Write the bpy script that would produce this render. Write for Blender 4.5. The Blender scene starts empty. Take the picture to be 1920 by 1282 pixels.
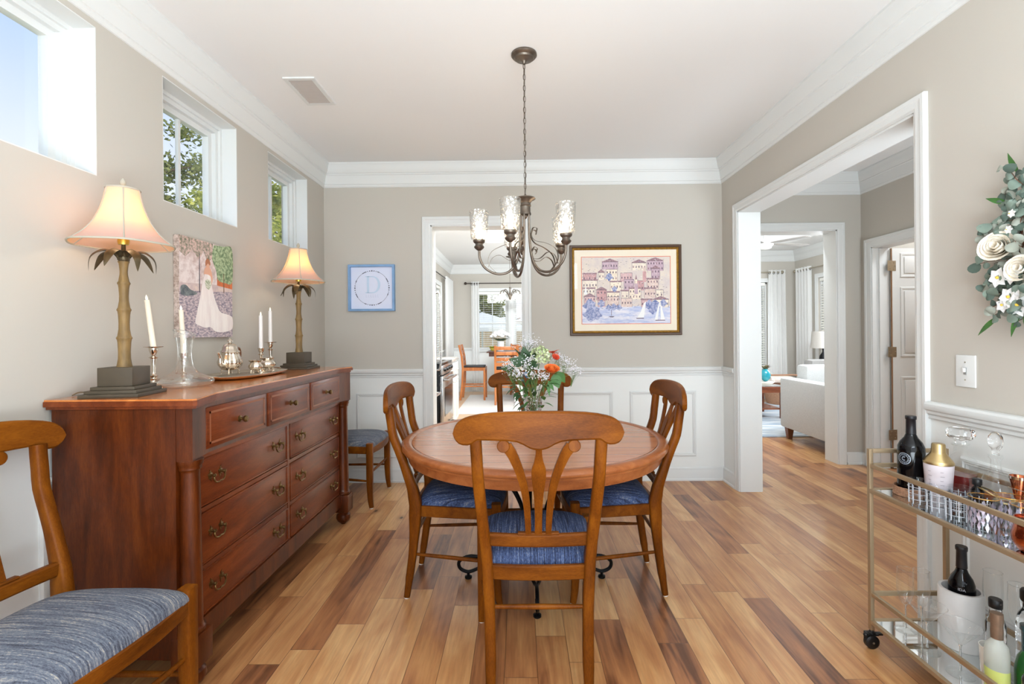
import bpy, bmesh, math, random
from mathutils import Vector, Matrix
random.seed(7)
PI = math.pi
S = bpy.context.scene
C = bpy.data.collections.new('dining_room'); S.collection.children.link(C)

# ------------------------------------------------------------------ camera
cam = bpy.data.cameras.new('camera'); camo = bpy.data.objects.new('camera', cam)
EXPOSURE, SKY = 0.15, 1.1
COOL = (.87, .94, 1.0); COOL2 = (.80, .91, 1.0)
L_FRONT, L_BOUNCE, L_HIGH, L_FOYER, L_LIVING, L_KITCHEN, L_BREAK, L_LAMP, L_CHAND, L_CLOSET = 28, 134, 36, 58, 85, 150, 45, .30, 1.2, 16
S.collection.objects.link(camo); S.camera = camo
cam.sensor_width = 36.0; cam.lens = 910 / 1920 * 36; cam.clip_start = 0.02; cam.clip_end = 300
cam.shift_x = -8 / 1920; cam.shift_y = -18 / 1920
camo.matrix_world = (Matrix.Translation((0, 0, 1.235)) @ Matrix.Rotation(math.radians(0.5), 4, 'Z')
                     @ Matrix.Rotation(PI / 2, 4, 'X') @ Matrix.Rotation(math.radians(-0.5), 4, 'Z'))
S.view_settings.view_transform = 'Standard'; S.view_settings.look = 'None'
S.view_settings.gamma = 1; S.view_settings.use_curve_mapping = False
S.view_settings.exposure = EXPOSURE

def lin(r, g, b):
    f = lambda c: (c / 255 / 12.92) if c / 255 <= 0.04045 else ((c / 255 + 0.055) / 1.055) ** 2.4
    return (f(r), f(g), f(b), 1)

# ------------------------------------------------------------------ sky and light
W = bpy.data.worlds.new('sky'); S.world = W; W.use_nodes = True
wn = W.node_tree; wn.nodes.clear()
wo = wn.nodes.new('ShaderNodeOutputWorld'); bg = wn.nodes.new('ShaderNodeBackground')
tc = wn.nodes.new('ShaderNodeTexCoord'); sp = wn.nodes.new('ShaderNodeSeparateXYZ')
cr = wn.nodes.new('ShaderNodeValToRGB')
cr.color_ramp.elements[0].position = 0.0; cr.color_ramp.elements[0].color = lin(240, 243, 250)
cr.color_ramp.elements[1].position = 0.75; cr.color_ramp.elements[1].color = lin(120, 165, 245)
e = cr.color_ramp.elements.new(0.25); e.color = lin(225, 234, 252)
e = cr.color_ramp.elements.new(0.45); e.color = lin(172, 200, 252)
wn.links.new(tc.outputs['Generated'], sp.inputs[0]); wn.links.new(sp.outputs['Z'], cr.inputs[0])
wn.links.new(cr.outputs[0], bg.inputs[0]); bg.inputs[1].default_value = SKY
wn.links.new(bg.outputs[0], wo.inputs[0])

def light(name, kind, loc, energy, color=(1, 1, 1), size=1.0, size_y=None, to=None, radius=None, angle=None):
    d = bpy.data.lights.new(name, kind); d.energy = energy; d.color = color[:3]
    if kind == 'AREA':
        d.shape = 'RECTANGLE'; d.size = size; d.size_y = size_y or size
    if radius is not None: d.shadow_soft_size = radius
    if angle is not None: d.angle = angle
    o = bpy.data.objects.new(name, d); C.objects.link(o); o.location = loc
    if to is not None:
        o.rotation_euler = (Vector(to) - Vector(loc)).to_track_quat('-Z', 'Y').to_euler()
    return o

light('sun', 'SUN', (5, -5, 9), 3.6, (1, .95, .86), to=(5 - 5.0, -5 + 4.0, 9 - 7.5), angle=.02)
light('front_fill_light', 'AREA', (0.1, -1.45, 1.45), L_FRONT, COOL, 2.7, 1.9, to=(0.1, 4, 1.3))  # added fill behind the camera, brightens the dining room from the front
light('ceiling_bounce_fill', 'AREA', (.4, -.75, .5), L_BOUNCE, COOL2, 1.9, 1.3, to=(.35, -.5, 2.7))  # added fill, aimed up so the ceiling bounces it over the room
light('front_high_fill_light', 'AREA', (.3, -1.3, 2.3), L_HIGH, COOL2, 1.6, .5, to=(.3, 1.5, 2.64))  # second added fill behind the camera, high up; no real window there
light('foyer_fill_light', 'AREA', (2.5, .9, .9), L_FOYER, COOL2, 1.0, 1.6, to=(2.5, 1.6, 2.7))  # unseen upward fill added to brighten the foyer
light('living_room_fill_light', 'AREA', (3.3, 4.75, 2.3), L_LIVING, COOL, 1.8, .35, to=(3.5, 7.5, 1.0))  # added fill hidden behind the opening's header, not a room fixture
light('living_window_light', 'AREA', (4.85, 7.2, 1.4), L_LIVING * .6, COOL, .8, 1.2, to=(2.5, 7.0, .8))
light('kitchen_fill_light', 'AREA', (0.1, 4.3, 2.4), L_KITCHEN, COOL, 2.4, .35, to=(0.1, 8.5, .9))  # added fill tucked above the doorway to lift the kitchen
light('breakfast_fill_light', 'AREA', (1.4, 8.3, 1.6), L_BREAK, COOL, 1.8, 1.5, to=(-1, 8.0, 1.4))  # added fill for the breakfast area, standing before a solid wall

# ------------------------------------------------------------------ mesh helpers
class MB:
    def __init__(s): s.v = []; s.f = []; s.m = []; s.mi = 0
    def add(s, vs, fs):
        b = len(s.v); s.v += [tuple(v) for v in vs]
        for f in fs: s.f.append(tuple(i + b for i in f)); s.m.append(s.mi)
    def box(s, x0, x1, y0, y1, z0, z1):
        if x0 > x1: x0, x1 = x1, x0
        if y0 > y1: y0, y1 = y1, y0
        if z0 > z1: z0, z1 = z1, z0
        s.add([(x0, y0, z0), (x1, y0, z0), (x1, y1, z0), (x0, y1, z0), (x0, y0, z1), (x1, y0, z1), (x1, y1, z1), (x0, y1, z1)],
              [(0, 3, 2, 1), (4, 5, 6, 7), (0, 1, 5, 4), (1, 2, 6, 5), (2, 3, 7, 6), (3, 0, 4, 7)])
        return s
    def rbox(s, x0, x1, y0, y1, z0, z1, r=.003):
        # box with chamfered edges
        xs, ys, zs = (x0, x1), (y0, y1), (z0, z1)
        bm = bmesh.new(); bmesh.ops.create_cube(bm, size=1)
        for v in bm.verts:
            v.co = Vector(((x0 + x1) / 2 + v.co.x * (x1 - x0), (y0 + y1) / 2 + v.co.y * (y1 - y0), (z0 + z1) / 2 + v.co.z * (z1 - z0)))
        bmesh.ops.bevel(bm, geom=bm.edges[:], offset=min(r, .45 * min(abs(x1 - x0), abs(y1 - y0), abs(z1 - z0))), segments=2, affect='EDGES', profile=.6)
        s.frombm(bm); return s
    def frombm(s, bm, M=None):
        bm.verts.index_update(); vs = [(M @ v.co) if M else v.co.copy() for v in bm.verts]
        s.add(vs, [[v.index for v in f.verts] for f in bm.faces]); bm.free()
    def ico(s, c, r, sub=1, sc=(1, 1, 1), jit=0):
        bm = bmesh.new(); bmesh.ops.create_icosphere(bm, subdivisions=sub, radius=r)
        for v in bm.verts:
            k = 1 + random.uniform(-jit, jit)
            v.co = Vector((v.co.x * sc[0] * k + c[0], v.co.y * sc[1] * k + c[1], v.co.z * sc[2] * k + c[2]))
        s.frombm(bm); return s
    def lathe(s, prof, c=(0, 0, 0), n=24, axis='z', cap=True, flute=0, fn=0):
        # prof: list of (r, h)
        rings = []
        for r, h in prof:
            ring = []
            for i in range(n):
                a = 2 * PI * i / n; rr = r * (1 + (flute * math.cos(fn * a) if fn else 0))
                x, y = rr * math.cos(a), rr * math.sin(a)
                p = (x, y, h) if axis == 'z' else ((h, x, y) if axis == 'x' else (x, h, y))
                ring.append((c[0] + p[0], c[1] + p[1], c[2] + p[2]))
            rings.append(ring)
        vs = [p for r in rings for p in r]; fs = []
        for k in range(len(rings) - 1):
            for i in range(n):
                j = (i + 1) % n
                f = (k * n + i, k * n + j, (k + 1) * n + j, (k + 1) * n + i)
                fs.append(f if axis != 'y' else f[::-1])
        if cap:
            if prof[0][0] > 1e-5: fs.append(tuple(range(n))[::-1] if axis != 'y' else tuple(range(n)))
            if prof[-1][0] > 1e-5:
                t = tuple((len(rings) - 1) * n + i for i in range(n)); fs.append(t if axis != 'y' else t[::-1])
        s.add(vs, fs); return s
    def sweep(s, pts, sec, up=(0, 0, 1), cap=True, closed=False):
        # sec: function k-> list of (a,b) offsets, or constant list, or list per point. a along side, b along up'
        P = [Vector(p) for p in pts]; n = len(P); up = Vector(up); rings = []
        prevU = None
        for k in range(n):
            if closed: t = (P[(k + 1) % n] - P[k - 1])
            else: t = (P[min(k + 1, n - 1)] - P[max(k - 1, 0)])
            t.normalize()
            side = t.cross(up if prevU is None else prevU)
            if side.length < 1e-4: side = t.cross(Vector((1, 0, 0)) if abs(t.x) < .9 else Vector((0, 1, 0)))
            side.normalize(); u = side.cross(t); u.normalize()
            if up_mode: prevU = u
            ss = sec(k / (n - 1 if n > 1 else 1)) if callable(sec) else (sec[k] if isinstance(sec[0][0], (list, tuple)) else sec)
            rings.append([P[k] + side * a + u * b for a, b in ss])
        m = len(rings[0]); vs = [p for r in rings for p in r]; fs = []
        K = n if closed else n - 1
        for k in range(K):
            k2 = (k + 1) % n
            for i in range(m):
                j = (i + 1) % m; fs.append((k * m + i, k * m + j, k2 * m + j, k2 * m + i))
        if cap and not closed:
            fs.append(tuple(range(m))[::-1]); fs.append(tuple((n - 1) * m + i for i in range(m)))
        s.add(vs, fs); return s
    def tube(s, pts, r, n=8, closed=False, cap=True):
        rf = r if callable(r) else (lambda t: r)
        return s.sweep(pts, lambda t: [(rf(t) * math.cos(2 * PI * i / n), rf(t) * math.sin(2 * PI * i / n)) for i in range(n)], closed=closed, cap=cap)
    def prism(s, pts, h0, h1, plane='xy'):
        n = len(pts)
        mk = {'xy': lambda a, b, h: (a, b, h), 'xz': lambda a, b, h: (a, h, b), 'yz': lambda a, b, h: (h, a, b)}[plane]
        vs = [mk(a, b, h0) for a, b in pts] + [mk(a, b, h1) for a, b in pts]
        fs = [tuple(range(n))[::-1], tuple(range(n, 2 * n))] + [(i, (i + 1) % n, n + (i + 1) % n, n + i) for i in range(n)]
        s.add(vs, fs); return s
    def poly(s, pts):
        s.add(pts, [tuple(range(len(pts)))]); return s
    def molding(s, path, nrm, prof, closed=False):
        P = [Vector(p) for p in path]; n = len(P); N = Vector(nrm).normalized(); rings = []
        for k in range(n):
            ds = []
            if closed or k > 0: ds.append((P[k] - P[k - 1]).normalized())
            if closed or k < n - 1: ds.append((P[(k + 1) % n] - P[k]).normalized())
            ls = [N.cross(d) for d in ds]
            m = ls[0] if len(ls) == 1 else (ls[0] + ls[1]) / (1 + ls[0].dot(ls[1]))
            rings.append([P[k] + m * u + N * v for u, v in prof])
        m_ = len(prof); vs = [p for r in rings for p in r]; fs = []
        for k in range(n if closed else n - 1):
            k2 = (k + 1) % n
            for i in range(m_):
                j = (i + 1) % m_; fs.append((k * m_ + i, k * m_ + j, k2 * m_ + j, k2 * m_ + i))
        if not closed:
            fs.append(tuple(range(m_))[::-1]); fs.append(tuple((n - 1) * m_ + i for i in range(m_)))
        s.add(vs, fs); return s
    def xf(s, M, start=0):
        for i in range(start, len(s.v)): s.v[i] = tuple(M @ Vector(s.v[i]))
        return s
    def build(s, name, mats, parent=None, smooth=40, loc=None):
        me = bpy.data.meshes.new(name)
        L = Vector(loc) if loc else Vector((0, 0, 0))
        me.from_pydata([tuple(Vector(v) - L) for v in s.v] if loc else s.v, [], s.f)
        mats = mats if isinstance(mats, (list, tuple)) else [mats]
        for m in mats: me.materials.append(m)
        if len(mats) > 1: me.polygons.foreach_set('material_index', s.m)
        me.validate()
        bm = bmesh.new(); bm.from_mesh(me); bmesh.ops.recalc_face_normals(bm, faces=bm.faces[:]); bm.to_mesh(me); bm.free()
        if smooth:
            me.polygons.foreach_set('use_smooth', [True] * len(me.polygons))
            me.set_sharp_from_angle(angle=math.radians(smooth))
        o = bpy.data.objects.new(name, me); C.objects.link(o)
        if parent: o.parent = parent
        o.location = L
        return o
up_mode = True
def rect(w, h): return [(-w / 2, -h / 2), (w / 2, -h / 2), (w / 2, h / 2), (-w / 2, h / 2)]
def rrect(w, h, r=.004):
    r = min(r, w * .4, h * .4)
    a, b = w / 2, h / 2
    return [(-a + r, -b), (a - r, -b), (a, -b + r), (a, b - r), (a - r, b), (-a + r, b), (-a, b - r), (-a, -b + r)]
def bez(p, n=16):
    # catmull-rom through points
    P = [Vector(q) for q in p]; P = [P[0] * 2 - P[1]] + P + [P[-1] * 2 - P[-2]]; out = []
    for i in range(1, len(P) - 2):
        for j in range(n):
            t = j / n; a, b, c, d = P[i - 1], P[i], P[i + 1], P[i + 2]
            out.append(.5 * ((2 * b) + (c - a) * t + (2 * a - 5 * b + 4 * c - d) * t * t + (3 * b - a - 3 * c + d) * t ** 3))
    out.append(P[-2]); return out

def thing(name, label, cat, loc=(0, 0, 0), rz=0, group=None):
    o = bpy.data.objects.new(name, None); C.objects.link(o); o.location = loc; o.rotation_euler = (0, 0, rz)
    o.empty_display_size = .1
    o['label'] = label; o['category'] = cat
    if group: o['group'] = group
    return o
def tag(o, label, cat, group=None, kind=None):
    o['label'] = label; o['category'] = cat
    if group: o['group'] = group
    if kind: o['kind'] = kind
    return o
def struct(o): o['kind'] = 'structure'; return o
def dup(root, loc, rz=0, label=None, group=None):
    r = root.copy(); C.objects.link(r); r.location = loc; r.rotation_euler = (0, 0, rz)
    if label: r['label'] = label
    if group: r['group'] = group
    for ch in list(root.children):
        c = ch.copy(); C.objects.link(c); c.parent = r
        for g in list(ch.children):
            d = g.copy(); C.objects.link(d); d.parent = c
    return r

# ------------------------------------------------------------------ materials
def newmat(name):
    m = bpy.data.materials.new(name); m.use_nodes = True; nt = m.node_tree
    return m, nt, nt.nodes['Principled BSDF'], nt.nodes['Material Output']
def mat(name, col, rough=.5, metal=0, noise=0, nscale=20, bump=0, coat=0, emit=None, estr=0, trans=0, stretch=(1, 1, 1), sheen=0, ior=1.45, sss=0):
    m, nt, b, out = newmat(name); L = nt.links
    b.inputs['Base Color'].default_value = lin(*col); b.inputs['Roughness'].default_value = rough
    b.inputs['Metallic'].default_value = metal; b.inputs['Coat Weight'].default_value = coat
    b.inputs['Coat Roughness'].default_value = .15
    b.inputs['Transmission Weight'].default_value = trans; b.inputs['IOR'].default_value = ior
    if sheen: b.inputs['Sheen Weight'].default_value = sheen
    if emit: b.inputs['Emission Color'].default_value = lin(*emit); b.inputs['Emission Strength'].default_value = estr
    if noise or bump:
        t = nt.nodes.new('ShaderNodeTexCoord'); mp = nt.nodes.new('ShaderNodeMapping'); mp.inputs['Scale'].default_value = stretch
        n = nt.nodes.new('ShaderNodeTexNoise'); n.inputs['Scale'].default_value = nscale; n.inputs['Detail'].default_value = 5
        L.new(t.outputs['Object'], mp.inputs[0]); L.new(mp.outputs[0], n.inputs['Vector'])
        if noise:
            r = nt.nodes.new('ShaderNodeValToRGB'); c = lin(*col)
            r.color_ramp.elements[0].position = .3; r.color_ramp.elements[1].position = .7
            r.color_ramp.elements[0].color = tuple(x * (1 - noise) for x in c[:3]) + (1,)
            r.color_ramp.elements[1].color = tuple(min(1, x * (1 + noise)) for x in c[:3]) + (1,)
            L.new(n.outputs['Fac'], r.inputs[0]); L.new(r.outputs[0], b.inputs['Base Color'])
        if bump:
            bp = nt.nodes.new('ShaderNodeBump'); bp.inputs['Strength'].default_value = bump; bp.inputs['Distance'].default_value = .002
            L.new(n.outputs['Fac'], bp.inputs['Height']); L.new(bp.outputs[0], b.inputs['Normal'])
    return m
def N(nt, typ, **kw):
    n = nt.nodes.new(typ)
    for k, v in kw.items(): setattr(n, k, v)
    return n
def wood(name, cols, scale=(1, 1, 1), grain=9, rough=.32, coat=.3, axis_noise=3.0, contrast=1.0, spec=.3):
    # long soft grain: low-frequency tone plus fine fibres; scale stretches object space (small = along the grain)
    m, nt, b, out = newmat(name); L = nt.links
    t = N(nt, 'ShaderNodeTexCoord'); mp = N(nt, 'ShaderNodeMapping'); mp.inputs['Scale'].default_value = scale
    L.new(t.outputs['Object'], mp.inputs[0])
    n1 = N(nt, 'ShaderNodeTexNoise'); n1.inputs['Scale'].default_value = axis_noise; n1.inputs['Detail'].default_value = 4; n1.inputs['Distortion'].default_value = .6
    n2 = N(nt, 'ShaderNodeTexNoise'); n2.inputs['Scale'].default_value = grain * 6; n2.inputs['Detail'].default_value = 6; n2.inputs['Roughness'].default_value = .7
    L.new(mp.outputs[0], n1.inputs['Vector']); L.new(mp.outputs[0], n2.inputs['Vector'])
    mx = N(nt, 'ShaderNodeMath', operation='MULTIPLY_ADD'); mx.inputs[1].default_value = .38; L.new(n2.outputs['Fac'], mx.inputs[0])
    sc = N(nt, 'ShaderNodeMath', operation='MULTIPLY'); sc.inputs[1].default_value = .62; L.new(n1.outputs['Fac'], sc.inputs[0]); L.new(sc.outputs[0], mx.inputs[2])
    r = N(nt, 'ShaderNodeValToRGB'); n = len(cols)
    r.color_ramp.elements[0].position = .5 - .17 / contrast; r.color_ramp.elements[0].color = lin(*cols[0])
    r.color_ramp.elements[1].position = .5 + .17 / contrast; r.color_ramp.elements[1].color = lin(*cols[-1])
    for i in range(1, n - 1):
        e = r.color_ramp.elements.new(.5 - .17 / contrast + .34 / contrast * i / (n - 1)); e.color = lin(*cols[i])
    L.new(mx.outputs[0], r.inputs[0]); L.new(r.outputs[0], b.inputs['Base Color'])
    b.inputs['Roughness'].default_value = rough; b.inputs['Coat Weight'].default_value = coat; b.inputs['Coat Roughness'].default_value = .18; b.inputs['Specular IOR Level'].default_value = spec
    bp = N(nt, 'ShaderNodeBump'); bp.inputs['Strength'].default_value = .12; bp.inputs['Distance'].default_value = .001
    L.new(n2.outputs['Fac'], bp.inputs['Height']); L.new(bp.outputs[0], b.inputs['Normal'])
    return m
def thin_glass(name, tint=(.96, .98, .98), edge=.55, rough=.02, base=.05):
    m, nt, b, out = newmat(name); L = nt.links; nt.nodes.remove(b)
    tr = N(nt, 'ShaderNodeBsdfTransparent'); tr.inputs[0].default_value = tint + (1,)
    gl = N(nt, 'ShaderNodeBsdfGlossy'); gl.inputs['Roughness'].default_value = rough; gl.inputs['Color'].default_value = (.95, .97, .97, 1)
    lw = N(nt, 'ShaderNodeLayerWeight'); lw.inputs[0].default_value = .25
    pw = N(nt, 'ShaderNodeMath', operation='POWER'); pw.inputs[1].default_value = 2.0; L.new(lw.outputs['Facing'], pw.inputs[0])
    ma = N(nt, 'ShaderNodeMath', operation='MULTIPLY_ADD'); ma.inputs[1].default_value = edge; ma.inputs[2].default_value = base; L.new(pw.outputs[0], ma.inputs[0])
    mx = N(nt, 'ShaderNodeMixShader'); L.new(ma.outputs[0], mx.inputs[0]); L.new(tr.outputs[0], mx.inputs[1]); L.new(gl.outputs[0], mx.inputs[2])
    L.new(mx.outputs[0], out.inputs[0]); return m
def crystal(name, col=(245, 250, 250), bscale=60, bump=.5, rough=.02):
    m = mat(name, col, rough, trans=1.0, ior=1.45)
    nt = m.node_tree; b = nt.nodes['Principled BSDF']
    t = N(nt, 'ShaderNodeTexCoord'); v = N(nt, 'ShaderNodeTexVoronoi'); v.inputs['Scale'].default_value = bscale
    bp = N(nt, 'ShaderNodeBump'); bp.inputs['Strength'].default_value = bump; bp.inputs['Distance'].default_value = .004
    nt.links.new(t.outputs['Object'], v.inputs['Vector']); nt.links.new(v.outputs['Distance'], bp.inputs['Height']); nt.links.new(bp.outputs[0], b.inputs['Normal'])
    return m

def plank_mat():
    m, nt, b, out = newmat('plank_floor'); L = nt.links
    def M(op, a, b_=None, c=None):
        n = N(nt, 'ShaderNodeMath', operation=op)
        for i, x in enumerate((a, b_, c)):
            if x is None: continue
            if isinstance(x, (int, float)): n.inputs[i].default_value = x
            else: L.new(x, n.inputs[i])
        return n.outputs[0]
    g = N(nt, 'ShaderNodeNewGeometry'); sp = N(nt, 'ShaderNodeSeparateXYZ'); L.new(g.outputs['Position'], sp.inputs[0])
    x, y = sp.outputs['X'], sp.outputs['Y']
    PW = .1205
    u = M('DIVIDE', M('ADD', x, 20 * PW + .31), PW); row = M('FLOOR', u); fu = M('FRACT', u)
    wn1 = N(nt, 'ShaderNodeTexWhiteNoise', noise_dimensions='1D'); L.new(row, wn1.inputs['W'])
    ln = M('MULTIPLY_ADD', wn1.outputs['Value'], .55, .62)
    wn1b = N(nt, 'ShaderNodeTexWhiteNoise', noise_dimensions='1D'); L.new(M('ADD', row, 77.3), wn1b.inputs['W'])
    v = M('DIVIDE', M('ADD', M('ADD', y, 10.0), M('MULTIPLY', wn1b.outputs['Value'], 2.3)), ln); idx = M('FLOOR', v); fv = M('FRACT', v)
    cb = N(nt, 'ShaderNodeCombineXYZ'); L.new(row, cb.inputs[0]); L.new(idx, cb.inputs[1])
    wn2 = N(nt, 'ShaderNodeTexWhiteNoise', noise_dimensions='3D'); L.new(cb.outputs[0], wn2.inputs['Vector'])
    rv = wn2.outputs['Value']; sc = N(nt, 'ShaderNodeSeparateColor'); L.new(wn2.outputs['Color'], sc.inputs[0])
    # grain coordinates, shifted per plank
    gx = M('ADD', x, M('MULTIPLY', rv, 37.0)); gy = M('ADD', M('MULTIPLY', y, .075), M('MULTIPLY', sc.outputs[1], 19.0))
    gc = N(nt, 'ShaderNodeCombineXYZ'); L.new(gx, gc.inputs[0]); L.new(gy, gc.inputs[1])
    n1 = N(nt, 'ShaderNodeTexNoise'); n1.inputs['Scale'].default_value = 19; n1.inputs['Detail'].default_value = 5; n1.inputs['Distortion'].default_value = 1.2; L.new(gc.outputs[0], n1.inputs['Vector'])
    n2 = N(nt, 'ShaderNodeTexNoise'); n2.inputs['Scale'].default_value = 110; n2.inputs['Detail'].default_value = 5; L.new(gc.outputs[0], n2.inputs['Vector'])
    gc3 = N(nt, 'ShaderNodeCombineXYZ'); L.new(gx, gc3.inputs[0]); L.new(M('ADD', M('MULTIPLY', y, .45), M('MULTIPLY', rv, 11.0)), gc3.inputs[1])
    n3 = N(nt, 'ShaderNodeTexNoise'); n3.inputs['Scale'].default_value = 4.5; n3.inputs['Detail'].default_value = 3; n3.inputs['Distortion'].default_value = 1.5; L.new(gc3.outputs[0], n3.inputs['Vector'])
    base = N(nt, 'ShaderNodeValToRGB'); base.color_ramp.interpolation = 'LINEAR'
    cols = [(0, (98, 58, 34)), (.14, (134, 84, 52)), (.3, (160, 104, 64)), (.5, (178, 122, 76)), (.7, (192, 139, 89)), (1, (210, 164, 112))]
    base.color_ramp.elements[0].color = lin(*cols[0][1]); base.color_ramp.elements[1].color = lin(*cols[-1][1])
    for p, c in cols[1:-1]: e = base.color_ramp.elements.new(p); e.color = lin(*c)
    tone = M('ADD', M('MULTIPLY', rv, .74), M('ADD', M('MULTIPLY', M('SUBTRACT', n1.outputs['Fac'], .5), 1.05), M('MULTIPLY_ADD', M('SUBTRACT', n3.outputs['Fac'], .5), .7, .14)))
    L.new(tone, base.inputs[0])
    fine = M('MULTIPLY_ADD', M('SUBTRACT', n2.outputs['Fac'], .5), .55, 1.0)
    vm = N(nt, 'ShaderNodeMixRGB', blend_type='MULTIPLY'); vm.inputs[0].default_value = 1; L.new(base.outputs[0], vm.inputs[1])
    cf = N(nt, 'ShaderNodeCombineColor'); [L.new(fine, cf.inputs[i]) for i in range(3)]; L.new(cf.outputs[0], vm.inputs[2])
    # knots
    kc = N(nt, 'ShaderNodeCombineXYZ'); L.new(x, kc.inputs[0]); L.new(M('MULTIPLY', y, .55), kc.inputs[1])
    vo = N(nt, 'ShaderNodeTexVoronoi'); vo.inputs['Scale'].default_value = 4.2; L.new(kc.outputs[0], vo.inputs['Vector'])
    vs = N(nt, 'ShaderNodeSeparateColor'); L.new(vo.outputs['Color'], vs.inputs[0])
    kd = M('ADD', vo.outputs['Distance'], M('MULTIPLY', n2.outputs['Fac'], .03))
    kn = N(nt, 'ShaderNodeMapRange'); kn.inputs['From Min'].default_value = .045; kn.inputs['From Max'].default_value = .075; kn.inputs['To Min'].default_value = .85; kn.inputs['To Max'].default_value = 0
    L.new(kd, kn.inputs['Value']); kf = M('MULTIPLY', kn.outputs[0], M('GREATER_THAN', vs.outputs[0], .45))
    halo = N(nt, 'ShaderNodeMapRange'); halo.inputs['From Min'].default_value = .05; halo.inputs['From Max'].default_value = .17; halo.inputs['To Min'].default_value = .4; halo.inputs['To Max'].default_value = 0
    L.new(kd, halo.inputs['Value']); hf = M('MULTIPLY', halo.outputs[0], M('GREATER_THAN', vs.outputs[0], .45))
    m2 = N(nt, 'ShaderNodeMixRGB'); m2.inputs[2].default_value = lin(104, 62, 36); L.new(hf, m2.inputs[0]); L.new(vm.outputs[0], m2.inputs[1])
    m3 = N(nt, 'ShaderNodeMixRGB'); m3.inputs[2].default_value = lin(48, 28, 18); L.new(kf, m3.inputs[0]); L.new(m2.outputs[0], m3.inputs[1])
    # seams
    eu = M('MINIMUM', fu, M('SUBTRACT', 1.0, fu)); ev = M('MULTIPLY', M('MINIMUM', fv, M('SUBTRACT', 1.0, fv)), M('DIVIDE', ln, PW))
    ed = M('MINIMUM', eu, ev)
    sm = N(nt, 'ShaderNodeMapRange'); sm.inputs['From Min'].default_value = .004; sm.inputs['From Max'].default_value = .016; sm.inputs['To Min'].default_value = .75; sm.inputs['To Max'].default_value = 0
    L.new(ed, sm.inputs['Value'])
    m4 = N(nt, 'ShaderNodeMixRGB'); m4.inputs[2].default_value = lin(84, 50, 30); L.new(sm.outputs[0], m4.inputs[0]); L.new(m3.outputs[0], m4.inputs[1])
    L.new(m4.outputs[0], b.inputs['Base Color'])
    hgt = M('ADD', M('MULTIPLY', sm.outputs[0], -1.0), M('MULTIPLY', n3.outputs['Fac'], .35))
    bp = N(nt, 'ShaderNodeBump'); bp.inputs['Strength'].default_value = .35; bp.inputs['Distance'].default_value = .0015; L.new(hgt, bp.inputs['Height']); L.new(bp.outputs[0], b.inputs['Normal'])
    b.inputs['Roughness'].default_value = .33; b.inputs['Coat Weight'].default_value = .22; b.inputs['Coat Roughness'].default_value = .2
    return m

def fabric_mat(name, cols, sx=90, sy=500, axis='x'):
    m, nt, b, out = newmat(name); L = nt.links
    t = N(nt, 'ShaderNodeTexCoord'); mp = N(nt, 'ShaderNodeMapping'); mp.inputs['Scale'].default_value = (sy, sx, sx)
    L.new(t.outputs['Object'], mp.inputs[0])
    n = N(nt, 'ShaderNodeTexNoise'); n.inputs['Scale'].default_value = 1; n.inputs['Detail'].default_value = 3; n.inputs['Roughness'].default_value = .8; L.new(mp.outputs[0], n.inputs['Vector'])
    mp2 = N(nt, 'ShaderNodeMapping'); mp2.inputs['Scale'].default_value = (sy * .5, sx * .06, sx * .06); L.new(t.outputs['Object'], mp2.inputs[0])
    n2 = N(nt, 'ShaderNodeTexNoise'); n2.inputs['Scale'].default_value = 1; n2.inputs['Detail'].default_value = 2; L.new(mp2.outputs[0], n2.inputs['Vector'])
    a = N(nt, 'ShaderNodeMath', operation='ADD'); L.new(n.outputs['Fac'], a.inputs[0]); L.new(n2.outputs['Fac'], a.inputs[1])
    h = N(nt, 'ShaderNodeMath', operation='MULTIPLY'); h.inputs[1].default_value = .5; L.new(a.outputs[0], h.inputs[0])
    r = N(nt, 'ShaderNodeValToRGB'); k = len(cols)
    r.color_ramp.elements[0].position = .36; r.color_ramp.elements[0].color = lin(*cols[0]); r.color_ramp.elements[1].position = .66; r.color_ramp.elements[1].color = lin(*cols[-1])
    for i in range(1, k - 1): e = r.color_ramp.elements.new(.36 + .3 * i / (k - 1)); e.color = lin(*cols[i])
    L.new(h.outputs[0], r.inputs[0]); L.new(r.outputs[0], b.inputs['Base Color']); b.inputs['Roughness'].default_value = .9
    bp = N(nt, 'ShaderNodeBump'); bp.inputs['Strength'].default_value = .5; bp.inputs['Distance'].default_value = .001; L.new(n.outputs['Fac'], bp.inputs['Height']); L.new(bp.outputs[0], b.inputs['Normal'])
    return m

wall_paint = mat('beige_wall_paint', (194, 188, 178), .85, bump=.05, nscale=300)
white_paint = mat('white_trim_paint', (222, 223, 221), .42)
ceil_paint = mat('ceiling_paint', (236, 236, 235), .9, bump=.04, nscale=250)
white_lower = mat('white_wainscot_paint', (233, 234, 231), .55)
plank = plank_mat()
chair_wood = wood('honey_cherry_wood', [(76, 36, 4), (108, 56, 8), (134, 76, 16)], (6, 6, 1.2), 9, coat=0, rough=.4, spec=.12)
chair_wood_h = wood('honey_cherry_wood_crest', [(78, 37, 4), (108, 57, 9), (132, 75, 16)], (1.2, 6, 6), 9, coat=0, rough=.4, spec=.12)
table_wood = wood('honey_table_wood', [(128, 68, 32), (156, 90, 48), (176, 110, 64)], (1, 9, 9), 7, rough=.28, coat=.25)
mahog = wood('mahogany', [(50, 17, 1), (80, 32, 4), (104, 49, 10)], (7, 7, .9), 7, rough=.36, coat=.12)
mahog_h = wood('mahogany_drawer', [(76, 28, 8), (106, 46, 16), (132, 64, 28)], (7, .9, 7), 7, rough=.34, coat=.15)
mahog_top_sheen = wood('mahogany_top_sheen', [(170, 88, 36), (194, 114, 54), (212, 136, 70)], (7, .9, 7), 7, rough=.15, coat=.6)  # base colour lightened to carry the window's reflection on the sideboard top
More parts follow.
